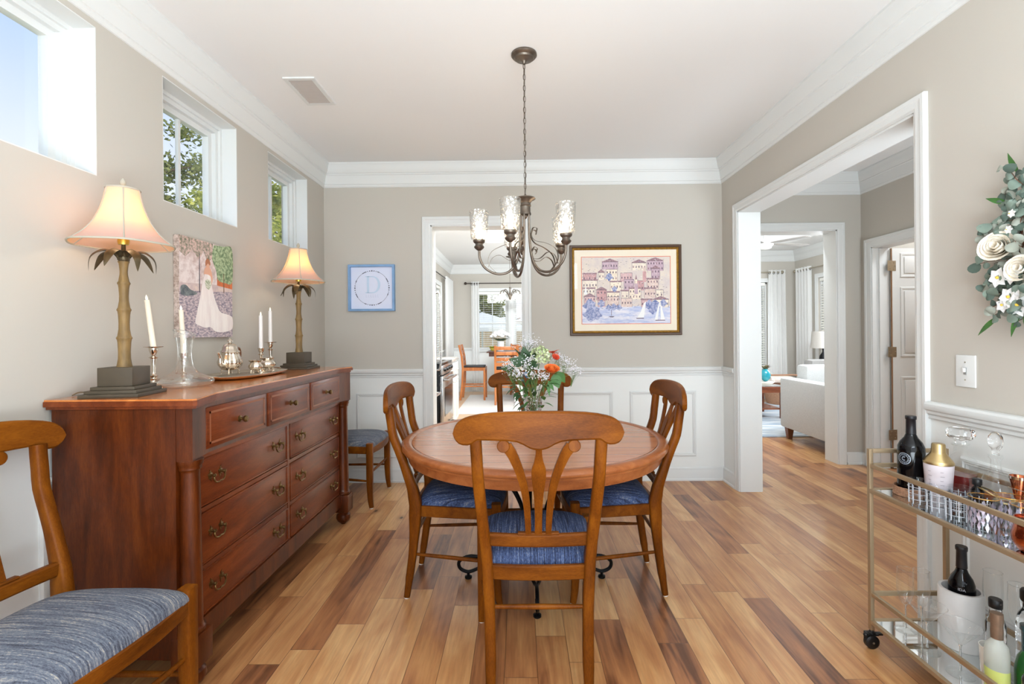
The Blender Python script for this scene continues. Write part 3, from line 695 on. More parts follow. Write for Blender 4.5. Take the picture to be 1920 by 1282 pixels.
    WW = bez([(w, 0, z) for z, w in W], 3)
    flat('', [(-p.x, p.z) for p in WW], [(p.x, p.z) for p in WW]).build('splat', cw, t, 40)
    for s in (-1, 1):
        c = bez([(.034, 0, .540), (.037, 0, .63), (.045, 0, .71), (.058, 0, .77), (.073, 0, .815), (.088, 0, .85), (.104, 0, .874)], 4)
        L = []; Rr = []
        for i, p in enumerate(c):
            d = (c[min(i + 1, len(c) - 1)] - c[max(i - 1, 0)]).normalized(); w = .0095 + .0085 * (i / (len(c) - 1))
            nx, nz = -d.z, d.x
            L.append((s * (p.x + nx * w), p.z + nz * w)); Rr.append((s * (p.x - nx * w), p.z - nz * w))
        m = flat('', L, Rr)
        zc, xc = .873, .113; y = yb(zc) + bow(xc) + .034
        m.lathe([(.0, -.0085), (.018, -.0085), (.0205, -.006), (.0205, .006), (.018, .0085), (0, .0085)], (s * xc, y, zc), 20, 'y')
        m.build('slat', cw, t, 40)
    # seat frame: bowed aprons
    m = MB()
    m.sweep([(x, .192 + .028 * (1 - (x / .215) ** 2), .408) for x in [i * .0215 for i in range(-10, 11)]], rrect(.020, .05, .004))
    m.sweep([(x, -.192 - .012 * (1 - (x / .17) ** 2), .408) for x in [i * .017 for i in range(-10, 11)]], rrect(.020, .05, .004))
    for s in (-1, 1): m.sweep([(s * .17, -.185, .408), (s * .20, 0, .408), (s * .222, .185, .408)], rrect(.020, .05, .004))
    m.build('seat_frame', chair_wood_h, t, 40)
    # cushion
    m = MB(); NX, NY = 16, 16; vs = []; fs = []
    def cush(u, v, top=True):
        y = -.178 + v * .382; hw = (.166 + (.222 - .166) * v)
        ex = 1 - abs(2 * u - 1) ** 3.2; ey = 1 - abs(2 * v - 1) ** 3.2
        x = (2 * u - 1) * hw; y2 = y + (.020 * (1 - (2 * u - 1) ** 2) if v > .5 else -.008 * (1 - (2 * u - 1) ** 2)) * abs(2 * v - 1)
        h = .434 + (.064 * (max(0, ex) ** .42) * (max(0, ey) ** .42) if top else -.006)
        # keep clear of the post and leg corners
        return (x, y2, h)
    for j in range(NY + 1):
        for i in range(NX + 1): vs.append(cush(.5 - .5 * math.cos(PI * i / NX), .5 - .5 * math.cos(PI * j / NY)))
    for j in range(NY):
        for i in range(NX): a = j * (NX + 1) + i; fs.append((a, a + 1, a + NX + 2, a + NX + 1))
    m.add(vs, fs)
    border = [i for i in range(NX + 1)] + [j * (NX + 1) + NX for j in range(1, NY + 1)] + [NY * (NX + 1) + i for i in range(NX - 1, -1, -1)] + [j * (NX + 1) for j in range(NY - 1, 0, -1)]
    bv = [(vs[b][0], vs[b][1], .426) for b in border]; k = len(border)
    b0 = len(m.v); m.v += bv; 
    for i in range(k): j = (i + 1) % k; m.f.append((border[j], border[i], b0 + i, b0 + j)); m.m.append(0)
    m.f.append(tuple(b0 + i for i in range(k))); m.m.append(0)
    m.build('seat_cushion', fabric, t, 60)
    # stretchers
    def st(name, a, b, r=.0085): MB().tube([a, tuple((Vector(a) * 3 + Vector(b)) / 4), tuple((Vector(a) + Vector(b)) / 2), tuple((Vector(a) + Vector(b) * 3) / 4), b], lambda u: r * (.8 + .35 * math.sin(PI * u)), 8).build('stretcher', cw, t, 50)
    st('s', (-.166, -.198, .288), (.166, -.198, .288)); st('s', (-.222, .187, .245), (.222, .187, .245))
    for s in (-1, 1): st('s', (s * .165, -.207, .205), (s * .224, .188, .19))
    return t
G = 'matching dining chairs with scrolled backs'
napoleon_chair('honey wood scroll-back dining chair seen from behind at the near side of the round table', denim, (.055, 1.875, 0), 0, G)
napoleon_chair('honey wood scroll-back dining chair pushed in at the left side of the round table', denim, (-.304, 2.430, 0), -PI / 2 - .0, G)
napoleon_chair('honey wood scroll-back dining chair pushed in at the right side of the round table', denim, (.428, 2.440, 0), PI / 2, G)
napoleon_chair('honey wood scroll-back dining chair behind the flower vase at the far side of the table', denim, (.060, 2.895, 0), PI, G)
napoleon_chair('dining chair with grey-blue woven seat in the near left corner, before the sideboard end', greyblue, (-1.243, 1.285, 0), -PI / 2 - .10, G)
napoleon_chair('dining chair with grey-blue seat between the far end of the sideboard and back wall', greyblue, (-1.262, 3.65, 0), -PI / 2, G)

# ================================================================== sideboard
SB = thing('sideboard', 'long mahogany sideboard with columns, nine drawers and brass pulls along the left wall', 'sideboard', (-1.365, 2.425, 0))
def sb(mb, name, m, parent=None, smooth=35):
    o = mb.build(name, m, None, smooth); o.parent = parent or SB
    o.location = (1.365, -2.425, 0) if parent is None else (0, 0, 0)
    return o
ZT = 1.018
# top slab: bumped out over the end blocks
outl = [(-1.625, 1.635), (-1.112, 1.635), (-1.104, 1.645), (-1.145, 1.80), (-1.152, 1.83), (-1.152, 3.03), (-1.145, 3.06), (-1.112, 3.205), (-1.118, 3.215), (-1.625, 3.215)]
m = MB().prism(outl, ZT - .024, ZT - .006)
inn = lambda k: [(max(x, -1.625) + (-k if x > -1.5 else 0), y + (k if y < 2 else (-k if y > 3.1 else 0))) for x, y in outl]
m.prism(inn(.01), ZT - .034, ZT - .024)
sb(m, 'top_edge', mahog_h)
sb(MB().prism(inn(.004), ZT - .006, ZT), 'top', mahog_top_sheen)
# carcass
m = MB()
m.box(-1.615, -1.19, 1.655, 3.195, .12, .80)
fz = [(-1.615, 1.655), (-1.128, 1.655), (-1.162, 1.79), (-1.162, 3.06), (-1.128, 3.195), (-1.615, 3.195)]
m.prism(fz, .80, ZT - .034)
m.box(-1.21, -1.165, 1.73, 3.12, .12, .205)          # bottom rail
# side stile and plinth blocks
m.box(-1.235, -1.185, 1.6515, 1.70, .121, ZT - .035)
for y in (1.695, 3.155): m.rbox(-1.208, -1.118, y - .045, y + .045, .085, .195, .004)
m.rbox(-1.62, -1.56, 1.65, 1.74, .085, .2, .003); m.rbox(-1.62, -1.56, 3.11, 3.2, .085, .2, .003)
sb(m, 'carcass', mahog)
m = MB()
for x0 in (.604, .39): m.box(-1.19, -1.176, 1.735, 3.115, x0 - .022, x0 - .004)
m.box(-1.19, -1.174, 2.424, 2.446, .205, .80); m.box(-1.19, -1.164, 1.735, 3.115, .786, .80)
sb(m, 'drawer_dividers', mahog_h)
for y in (1.695, 3.155):
    m = MB().lathe([(.040, .195), (.044, .200), (.044, .212), (.038, .218), (.036, .228), (.0335, .5), (.030, .755), (.031, .762), (.036, .768), (.036, .778), (.040, .784), (.042, .800)], (-1.165, y, 0), 32)
    sb(m, 'column', mahog)
    m = MB().lathe([(.014, 0), (.02, .008), (.038, .022), (.046, .042), (.043, .062), (.030, .074), (.034, .080), (.034, .088)], (-1.165, y, 0), 28); sb(m, 'foot', mahog)
    m = MB().lathe([(.014, 0), (.02, .008), (.034, .022), (.038, .042), (.034, .062), (.026, .074), (.03, .088)], (-1.585, y, 0), 28); sb(m, 'foot', mahog)
def drawer(x, y0, y1, z0, z1, kind):
    y0 += .004; y1 -= .004
    m = MB(); m.rbox(x - .03, x, y0, y1, z0, z1, .004)
    d = sb(m, 'drawer', mahog_h)
    if kind == 'knob':
        m = MB()
        for (a, b, c, e) in ((y0 + .018, y1 - .018, z1 - .024, z1 - .016), (y0 + .018, y1 - .018, z0 + .016, z0 + .024), (y0 + .018, y0 + .026, z0 + .016, z1 - .016), (y1 - .026, y1 - .018, z0 + .016, z1 - .016)):
            m.box(x - .001, x + .0006, a, b, c, e)
        m.build('inlay_band', inlay, d, 0)
        yc, zc = (y0 + y1) / 2, (z0 + z1) / 2
        MB().lathe([(.013, 0), (.013, .003), (.006, .006), (.0055, .014), (.010, .018), (.0135, .023), (.013, .029), (.008, .033), (.005, .0325), (0, .034)], (x, yc, zc), 18, 'x').build('knob', brass_old, d)
    else:
        m = MB(); w = .007
        for (a, b, c, e) in ((y0, y1, z1 - w, z1), (y0, y1, z0, z0 + w), (y0, y0 + w, z0, z1), (y1 - w, y1, z0, z1)): m.rbox(x - .001, x + .0035, a, b, c, e, .0015)
        m.build('bead', mahog_h, d, 30)
        for yc in (y0 + (y1 - y0) * .155, y0 + (y1 - y0) * .845):
            zc = (z0 + z1) / 2 + .012; m = MB()
            for s in (-1, 1):
                m.lathe([(.011, 0), (.011, .002), (.005, .004), (.0045, .016), (.007, .018), (.006, .022), (0, .023)], (x, yc + s * .031, zc), 12, 'x')
                for k in range(5):
                    a = k * PI / 2.5 + .3; m.ico((x + .001, yc + s * .031 + .011 * math.cos(a), zc + .013 * math.sin(a)), .0045, 1, (.4, 1, 1))
                m.prism([(yc + s * .028, zc + .006), (yc + s * .036, zc + .022), (yc + s * .026, zc + .016)], x + .0005, x + .002, 'yz')
                m.prism([(yc + s * .034, zc - .006), (yc + s * .026, zc - .024), (yc + s * .024, zc - .008)], x + .0005, x + .002, 'yz')
            P = bez([(x + .015, yc - .031, zc - .002), (x + .018, yc - .033, zc - .014), (x + .019, yc - .026, zc - .026), (x + .02, yc - .012, zc - .03), (x + .02, yc, zc - .028), (x + .02, yc + .012, zc - .03), (x + .019, yc + .026, zc - .026), (x + .018, yc + .033, zc - .014), (x + .015, yc + .031, zc - .002)], 4)
            m.tube(P, .0032, 6); m.build('bail_pull', brass_old, d)
for i, (a, b) in enumerate(((1.765, 2.195), (2.205, 2.645), (2.655, 3.085))): drawer(-1.154, a, b, .815, .968, 'knob')
for a, b in ((1.74, 2.425), (2.445, 3.11)):
    for z0, z1 in ((.606, .784), (.392, .580), (.208, .368)): drawer(-1.174, a, b, z0, z1, 'bail')
# ================================================================== table lamps
ZS = ZT
shade_mat, nt, b, out = newmat('lampshade_silk')
nt.nodes.remove(b); df = N(nt, 'ShaderNodeBsdfDiffuse'); df.inputs[0].default_value = lin(226, 208, 204); tl = N(nt, 'ShaderNodeBsdfTranslucent'); tl.inputs[0].default_value = lin(255, 176, 84)
ms = N(nt, 'ShaderNodeMixShader'); ms.inputs[0].default_value = .5; nt.links.new(df.outputs[0], ms.inputs[1]); nt.links.new(tl.outputs[0], ms.inputs[2]); nt.links.new(ms.outputs[0], out.inputs[0])
piping = mat('shade_piping', (176, 168, 152), .7)
bamboo = mat('carved_bamboo', (124, 98, 58), .55, noise=.35, nscale=60, bump=.6, stretch=(1, 1, .2))
slate = mat('slate_black_base', (74, 64, 50), .5, noise=.08)
bronze_leaf = mat('bronze_leaf', (92, 80, 58), .4, .6, noise=.3, nscale=40)
bulb_mat = mat('bulb_glow', (255, 230, 180), .3, emit=(255, 232, 196), estr=22)
harp = mat('brass_socket', (214, 178, 84), .3, .9)
def lamp(label, loc, rz, turn):
    t = thing('table_lamp', label, 'lamp', loc, rz, 'pair of palm-trunk lamps on the sideboard')
    m = MB()
    for w, z0, z1 in ((.094, 0, .013), (.082, .013, .025), (.070, .025, .037)): m.rbox(-w, w, -w, w, z0, z1, .0015)
    m.rbox(-.056, .056, -.056, .056, .037, .104, .002); m.build('base', slate, t, 30)
    m = MB(); Z = [.104, .211, .314, .411, .49]; P = [(.024, .104)]
    for i in range(4):
        z0, z1 = Z[i], Z[i + 1]; r = .0225 - .0022 * i
        P += [(r, z0 + .006), (r - .0035, z0 + .03), (r - .004, (z0 + z1) / 2), (r - .0025, z1 - .02), (r - .001, z1 - .008), (r + .0015, z1 - .004), (r + .0015, z1 - .001)]
    m.lathe(P, n=28); m.build('trunk', bamboo, t, 50)
    m = MB().lathe([(.014, .488), (.019, .495), (.019, .505), (.008, .515), (.006, .56), (.0, .56)], n=20); m.build('collar', bronze_leaf, t)
    for k in range(7):
        a = 2 * PI * k / 7 + turn; m = MB(); L_ = .098 + .014 * (k % 2)
        prof = [(.008, .498), (.025, .522), (.052, .530), (.078, .518), (.096, .494), (L_, .452 + .012 * (k % 2))]
        C_ = bez([(x, 0, z) for x, z in prof], 4); n = len(C_)
        vs = []; fs = []
        for i, p in enumerate(C_):
            u = i / (n - 1); w = .019 * math.sin(PI * min(1, .18 + .82 * u)) ** .8 * (1 if u < .98 else .1); 
            vs += [(p.x, -w, p.z - .007), (p.x, 0, p.z), (p.x, w, p.z - .007), (p.x, 0, p.z - .003)]
        for i in range(n - 1):
            q = i * 4; fs += [(q, q + 1, q + 5, q + 4), (q + 1, q + 2, q + 6, q + 5), (q + 2, q + 3, q + 7, q + 6), (q + 3, q, q + 4, q + 7)]
        m.add(vs, fs); m.xf(Matrix.Rotation(a, 4, 'Z')); m.build('palm_leaf', bronze_leaf, t, 60)
    # shade: six concave bell panels
    m = MB(); n = 24; prof = [(.053, .752), (.060, .715), (.073, .67), (.094, .625), (.124, .583), (.163, .549)]
    C_ = bez([(r, 0, z) for r, z in prof], 4)
    def rr(r, th): # polygonal-ish with soft corners
        k = abs(((th / (PI / 3)) % 1) - .5) * 2
        return r * (.945 + .055 * k ** 1.5)
    vs = []; fs = []; n = 48
    for p in C_:
        for i in range(n): th = 2 * PI * i / n; r = rr(p.x, th); vs.append((r * math.cos(th), r * math.sin(th), p.z))
    K = len(C_)
    for k in range(K - 1):
        for i in range(n): j = (i + 1) % n; fs.append((k * n + i, k * n + j, (k + 1) * n + j, (k + 1) * n + i))
    m.add(vs, fs); sh = m.build('lamp_shade', shade_mat, t, 60)
    m = MB()
    for k in range(6):
        th = k * PI / 3; m.tube([(p.x * 1.003 * math.cos(th), p.x * 1.003 * math.sin(th), p.z) for p in C_], .0022, 6)
    for p in (C_[0], C_[-1]): m.tube([(rr(p.x, 2 * PI * i / 48) * math.cos(2 * PI * i / 48), rr(p.x, 2 * PI * i / 48) * math.sin(2 * PI * i / 48), p.z) for i in range(48)], .0034, 6, closed=True)
    m.build('piping', piping, sh, 60)
    MB().lathe([(0, .745), (.003, .745), (.003, .752), (.008, .756), (.005, .762), (.0095, .772), (.009, .781), (.004, .791), (0, .795)], n=16).build('finial', piping, t)
    m = MB().lathe([(.016, .55), (.018, .56), (.018, .60), (.012, .605)], n=16); m.tube([(.004, 0, .56), (.05, 0, .61), (.052, 0, .68), (.004, 0, .745)], .0016, 5); m.tube([(-.004, 0, .56), (-.05, 0, .61), (-.052, 0, .68), (-.004, 0, .745)], .0016, 5); m.build('socket_and_harp', harp, t)
    MB().ico((0, 0, .635), .022, 2, (1, 1, 1.25)).build('bulb', bulb_mat, t)
    l = light('lamp_light', 'POINT', (0, 0, .665), L_LAMP, (1, .82, .60), radius=.03); l.parent = t
    return t
lamp('lit palm-trunk lamp with bell shade on the near end of the sideboard', (-1.452, 1.766, ZS), math.radians(10), .25)
lamp('lit palm-trunk lamp with bell shade on the far end of the sideboard', (-1.400, 3.055, ZS), 0, .5)
m = MB().tube(bez([(-1.53, 1.79, ZS + .005), (-1.58, 1.79, ZS + .006), (-1.612, 1.76, ZS + .012), (-1.617, 1.735, ZS + .004)], 5), .0022, 6)
tag(m.build('lamp_cord', mat('cord_brown', (120, 100, 70), .5)), 'thin brown cord trailing from the near table lamp to the wall', 'cord')

# ================================================================== candlesticks
wax = mat('candle_wax', (240, 228, 208), .5, sss=.3); wax2 = mat('white_candle_wax', (232, 226, 222), .5); tipm = mat('led_flame', (255, 252, 240), .4, emit=(255, 240, 210), estr=.35)
def candlestick(label, x, y, h, ch, lean=(0, 0), wide=True, wx=wax, z=ZS):
    t = thing('candlestick', label, 'candlestick', (x, y, z), 0, 'silver candlesticks on the sideboard')
    k = h / .176
    P = [(.034, 0), (.034, .004), (.030, .008), (.022, .014), (.012, .022), (.009, .032), (.013, .038), (.009, .043), (.016, .050), (.009, .055), (.0065, .062), (.0085, .10), (.010, .118), (.0175, .122), (.010, .127), (.007, .131), (.012, .140), (.0155, .150), (.016, .160)]
    P = [(r, q * k) for r, q in P]
    m = MB().lathe(P + ([(.034, h - .012 * k), (.035, h - .010 * k), (.014, h - .010 * k), (.0, h - .010 * k)] if wide else [(.018, h - .01), (.018, h - .007), (.0, h - .007)]), n=28); m.build('holder', silver, t)
    z0 = h - .012; d = Vector((lean[0], lean[1], 1)).normalized()
    m = MB(); c0 = Vector((0, 0, z0)); n = 20
    m.tube([tuple(c0 + d * (ch * i / 6)) for i in range(7)], lambda u: .0108 - .0012 * u, n); cd = m.build('candle', wx, t, 60)
    m = MB().lathe([(.0035, 0), (.005, .006), (.004, .014), (.0, .024)], n=10); q = d.to_track_quat('Z', 'Y').to_matrix().to_4x4(); m.xf(Matrix.Translation(c0 + d * (ch - .001)) @ q); m.build('flame_tip', tipm, cd)
    return t
candlestick('tall silver candlestick with leaning ivory candle just behind the near lamp', -1.512, 1.985, .182, .195, (-.13, 0), True)
candlestick('silver candlestick with ivory candle directly behind the glass decanter', -1.565, 2.24, .142, .205, (-.05, .0), False)
candlestick('shorter of the two far silver candlesticks with white candle, left of the far lamp', -1.478, 2.75, .142, .19, (0, .0), False, wax2, ZS + .006)
candlestick('taller far silver candlestick with wide drip plate and white candle behind the creamer', -1.512, 2.92, .182, .19, (0, 0), True, wax2)
# ---- decanter
t = thing('wine_decanter', 'wide-bottomed clear glass decanter with slanted open neck on the sideboard', 'decanter', (-1.42, 2.04, ZS))
OP = [(0, .002), (.06, .002), (.088, .005), (.103, .014), (.108, .024), (.100, .034), (.078, .046), (.052, .060), (.036, .080), (.030, .105), (.027, .13), (.028, .165), (.033, .20), (.040, .228)]
C_ = bez([(r, 0, z) for r, z in OP], 3); m = MB().lathe([(p.x, p.z) for p in C_], n=40, cap=False)
for i, v in enumerate(m.v):
    if v[2] > .19: m.v[i] = (v[0], v[1], v[2] - (v[2] - .19) * v[0] * 9)
m.build('body', strong_glass, t, 70)
ring = [(.040 * math.cos(a), .040 * math.sin(a), .228 - .038 * .040 * math.cos(a) * 9) for a in [2 * PI * i / 40 for i in range(40)]]
MB().tube(ring, .0014, 6, closed=True).build('rim', crystal('rim_glass', bump=0), t, 70)
# ---- silver tray and tea set
t = thing('serving_tray', 'oval silver tray with raised rim holding the tea set on the sideboard', 'tray', (-1.455, 2.54, ZS))
m = MB(); n = 48; vs = []; fs = []
for (k, z) in ((0, .006), (.80, .006), (.84, .004), (.9, .010), (1.0, .017), (1.02, .018), (1.015, .013), (.88, .002), (.8, .0), (.0, .0)):
    for i in range(n):
        a = 2 * PI * i / n; ca, sa = math.cos(a), math.sin(a); e = .62
        vs.append((.145 * k * math.copysign(abs(ca) ** e, ca), .28 * k * math.copysign(abs(sa) ** e, sa), z))
for k in range(9):
    for i in range(n): j = (i + 1) % n; fs.append((k * n + i, k * n + j, (k + 1) * n + j, (k + 1) * n + i))
m.add(vs, fs); m.build('dish', silver, t, 60)
for s in (-1, 1): MB().tube(bez([(-.05, s * .275, .016), (-.04, s * .305, .022), (0, s * .315, .024), (.04, s * .305, .022), (.05, s * .275, .016)], 5), .003, 6).build('handle', silver, t)
def feet(t, r, h, n=4, a0=.4):
    for k in range(n):
        a = a0 + 2 * PI * k / n; c, s_ = math.cos(a), math.sin(a)
        MB().tube([(r * c * .8, r * s_ * .8, h), (r * c * 1.1, r * s_ * 1.1, h * .6), (r * c * 1.0, r * s_ * 1.0, h * .25), (r * c * 1.15, r * s_ * 1.15, .003)], lambda u: .005 - .002 * math.sin(PI * u), 6).build('foot', silver, t)
t = thing('teapot', 'fluted silver teapot with domed lid and wooden handle on the silver tray', 'teapot', (-1.475, 2.45, ZS + .0185))
m = MB().lathe([(.012, .018), (.035, .024), (.053, .045), (.056, .062), (.050, .08), (.042, .098), (.040, .106), (.044, .112)], n=64, flute=.035, fn=12); m.build('body', silver, t, 60)
m = MB().lathe([(.045, .111), (.043, .116), (.036, .122), (.034, .135), (.026, .148), (.012, .156), (.005, .158)], n=48, flute=.03, fn=12); ld = m.build('lid', silver, t, 60)
MB().lathe([(.004, .156), (.004, .161), (.014, .165), (.014, .168), (.006, .173), (.003, .18), (0, .186)], n=14).build('finial', silver, ld)
m = MB().tube(bez([(.0, -.050, .045), (0, -.078, .055), (0, -.082, .085), (0, -.095, .112)], 6), lambda u: .013 - .007 * u, 10); m.build('spout', silver, t)
m = MB().tube(bez([(0, .044, .10), (0, .06, .125), (0, .078, .128), (0, .09, .105), (0, .083, .07), (0, .055, .05)], 6), lambda u: .006, 8); m.build('handle', mat('walnut_handle', (120, 74, 44), .4), t)
feet(t, .036, .03)
t = thing('sugar_bowl', 'small footed silver bowl in front of the teapot on the tray', 'bowl', (-1.372, 2.50, ZS + .0185))
MB().lathe([(.006, .012), (.022, .016), (.033, .028), (.034, .038), (.026, .050), (.024, .056), (.034, .066), (.032, .0665), (.022, .056), (0, .05)], n=48, flute=.03, fn=10).build('body', silver, t, 60); feet(t, .022, .02, 4, .1)
t = thing('creamer', 'round silver creamer with handle at the far end of the tray', 'creamer', (-1.40, 2.665, ZS + .0185))
MB().lathe([(.010, .012), (.03, .016), (.043, .03), (.044, .042), (.034, .056), (.028, .062), (.036, .07), (.034, .0705), (.026, .062), (0, .055)], n=48, flute=.03, fn=10).build('body', silver, t, 60); feet(t, .028, .02, 4, .8)
MB().tube(bez([(0, .03, .065), (0, .055, .072), (0, .066, .055), (0, .055, .035), (0, .04, .03)], 5), .003, 6).build('handle', silver, t)

# ================================================================== pictures
def flatmat(name, col, noise=0, ns=30, col2=None, bumpy=0, stretch=(1, 1, 1), lo=.4, hi=.6):
    m, nt, b, out = newmat(name); b.inputs['Roughness'].default_value = .6; b.inputs['Base Color'].default_value = lin(*col)
    if col2:
        t = N(nt, 'ShaderNodeTexCoord'); mp = N(nt, 'ShaderNodeMapping'); mp.inputs['Scale'].default_value = stretch; n = N(nt, 'ShaderNodeTexNoise'); n.inputs['Scale'].default_value = ns; n.inputs['Detail'].default_value = 6; n.inputs['Roughness'].default_value = .7
        r = N(nt, 'ShaderNodeValToRGB'); r.color_ramp.elements[0].position = lo; r.color_ramp.elements[1].position = hi
        r.color_ramp.elements[0].color = lin(*col); r.color_ramp.elements[1].color = lin(*col2)
        nt.links.new(t.outputs['Object'], mp.inputs[0]); nt.links.new(mp.outputs[0], n.inputs['Vector']); nt.links.new(n.outputs['Fac'], r.inputs[0]); nt.links.new(r.outputs[0], b.inputs['Base Color'])
    return m
# wedding canvas on left wall
t = thing('canvas_photo', 'unframed canvas photo of a bride in a white gown on cobblestones', 'picture', (XL, 2.474, 1.467))
cw_, chh = .209, .243
MB().rbox(.001, .029, -cw_, cw_, -chh, chh, .003).build('canvas_wrap', flatmat('canvas_edge', (150, 130, 118), 0, 60, (206, 188, 178)), t, 30)
layers = []
def lay(name, pts, m, d):
    mb = MB(); P = [((u - .5) * 2 * cw_, (v - .5) * 2 * chh) for u, v in pts]; mb.prism(P, .029 + d - .0003, .029 + d, 'yz'); mb.build(name, m, t, 0)
sm_ = lambda P, n=5: [(p.x, p.z) for p in bez([(a, 0, b) for a, b in P], n)]
lay('printed_street', [(0, .0), (1, 0), (1, .55), (0, .55)], flatmat('cobbles', (126, 116, 132), 0, 60, (216, 196, 196), stretch=(1, 1, 2.2)), .0006)
lay('printed_wall', [(0, .5), (.72, .54), (.72, 1), (0, 1)], flatmat('stone_wall', (196, 170, 164), 0, 16, (232, 218, 214)), .001)
lay('printed_path', [(0, .47), (.4, .475), (1, .51), (1, .56), (.6, .565), (0, .535)], flatmat('pale_path', (222, 200, 188), 0, 20, (200, 176, 176)), .0012)
lay('printed_fence', [(.68, .56), (1, .54), (1, .67), (.68, .66)], flatmat('orange_fence', (226, 124, 70), 0, 50, (176, 96, 66), stretch=(1, 3, .3)), .0014)
lay('printed_tree', sm_([(.62, .99), (.58, .85), (.66, .72), (.70, .62), (.85, .60), (.999, .63), (.999, .999), (.8, .999)]), flatmat('tree_green', (94, 120, 84), 0, 60, (184, 200, 158)), .0017)
lay('printed_vine', [(.0, .84), (.1, .80), (.22, .88), (.34, .80), (.42, .9), (.5, .78), (.58, .84), (.6, .999), (0, .999)], flatmat('flower_vine', (116, 118, 96), 0, 60, (218, 186, 176)), .0019)
lay('printed_lamp_post', [(.335, .46), (.350, .46), (.348, .86), (.337, .86)], flatmat('post_dark', (66, 66, 78)), .0021)
lay('printed_shrub', sm_([(.02, .42), (.02, .5), (.10, .52), (.18, .48), (.28, .46), (.28, .435), (.12, .41)]), flatmat('shrub_dark', (84, 90, 98), 0, 40, (130, 138, 136)), .0021)
lay('printed_trunk', [(.81, .49), (.825, .49), (.82, .70), (.81, .70)], flatmat('trunk_brown', (110, 84, 60)), .0021)
gown = flatmat('gown_white', (246, 236, 230), 0, 12, (234, 220, 216), stretch=(1, 3, .4))
lay('printed_gown', sm_([(.44, .66), (.40, .58), (.36, .45), (.30, .28), (.26, .15), (.34, .12), (.44, .10), (.54, .105), (.64, .06), (.80, .055), (.985, .09), (.992, .22), (.86, .255), (.74, .275), (.66, .36), (.60, .47), (.565, .56), (.55, .64), (.50, .66)], 4), gown, .0024)
lay('printed_skin', sm_([(.42, .66), (.44, .72), (.465, .74), (.465, .79), (.50, .81), (.535, .79), (.53, .74), (.56, .71), (.59, .62), (.555, .55), (.54, .62), (.50, .64)]), flatmat('skin_peach', (226, 170, 142)), .0022)
lay('printed_hair', sm_([(.45, .74), (.455, .80), (.495, .83), (.54, .80), (.54, .76), (.50, .78)]), flatmat('hair_auburn', (176, 112, 78)), .0026)
lay('printed_bouquet', sm_([(.46, .52), (.44, .58), (.48, .61), (.54, .60), (.56, .55), (.51, .50)]), flatmat('bouquet_cream', (236, 230, 214), 0, 90, (128, 142, 96)), .0028)

# framed town print on back wall
PX0, PX1, PZ0, PZ1 = .411, 1.331, 1.203, 1.948
t = thing('framed_print', 'large framed watercolour print of a hillside harbour town in a gilt-edged wooden frame', 'picture', ((PX0 + PX1) / 2, YB, (PZ0 + PZ1) / 2))
hw, hh = (PX1 - PX0) / 2, (PZ1 - PZ0) / 2
path = [(-hw, 0, -hh), (-hw, 0, hh), (hw, 0, hh), (hw, 0, -hh)]
def fr(name, a, prof, m):
    P = [(-hw + a, 0, -hh + a), (hw - a, 0, -hh + a), (hw - a, 0, hh - a), (-hw + a, 0, hh - a)]
    return MB().molding(P, (0, -1, 0), prof, True).build(name, m, t, 30)
# lateral = n x dir ; first leg +x with n=-y gives +... (0,-1,0)x(1,0,0) = (0,0,1): inward
fr('outer_frame', 0, [(0, 0), (0, .022), (.006, .026), (.016, .026), (.022, .02), (.022, 0)], mat('dark_walnut_frame', (84, 62, 46), .35))
fr('gilt_frame', .022, [(0, 0), (0, .018), (.006, .021), (.012, .015), (.017, .012), (.017, 0)], mat('antique_gilt', (176, 134, 58), .4, .7, noise=.3, nscale=60))
matb = mat('mat_board', (238, 226, 206), .8)
MB().box(-hw + .03, hw - .03, -.010, -.004, -hh + .03, hh - .03).build('mat_board', matb, t, 0)
px0, px1, pz0, pz1 = -hw + .100, hw - .092, -hh + .098, hh - .098
MB().box(px0 - .005, px1 + .005, -.0112, -.009, pz0 - .005, pz1 + .005).build('red_border', flatmat('border_red', (222, 120, 84)), t, 0)
rnd = random.Random(5)
pal = [(206, 170, 170), (226, 212, 196), (196, 150, 150), (214, 190, 180), (232, 216, 196), (188, 160, 172)]
pm = [flatmat('paper_wash', (228, 214, 200), 0, 9, (214, 200, 196)), flatmat('water_wash', (176, 186, 220), 0, 12, (228, 224, 232), stretch=(.4, 1, 2)), flatmat('foliage_wash', (96, 112, 166), 0, 60, (190, 190, 214)),
      flatmat('ink', (96, 76, 92)), flatmat('sail_white', (240, 238, 236)), flatmat('roof_wash', (132, 98, 110), 0, 80, (176, 142, 146))] + [flatmat('house_wash', c, 0, 40, tuple(min(255, q + 18) for q in c)) for c in pal]
m = MB(); y = [-.0114]
def q(a0, a1, b0, b1, mi, dy=None):
    m.mi = mi; y[0] -= .0000012; Y = y[0]
    A = lambda u: px0 + (px1 - px0) * u; B = lambda v: pz0 + (pz1 - pz0) * v
    m.add([(A(a0), Y, B(b0)), (A(a1), Y, B(b0)), (A(a1), Y, B(b1)), (A(a0), Y, B(b1))], [(0, 1, 2, 3)])
def pg(pts, mi):
    m.mi = mi; y[0] -= .0000012; Y = y[0]; m.add([(px0 + (px1 - px0) * u, Y, pz0 + (pz1 - pz0) * v) for u, v in pts], [tuple(range(len(pts)))])
q(0, 1, 0, 1, 0); q(0, 1, 0, .26, 1)
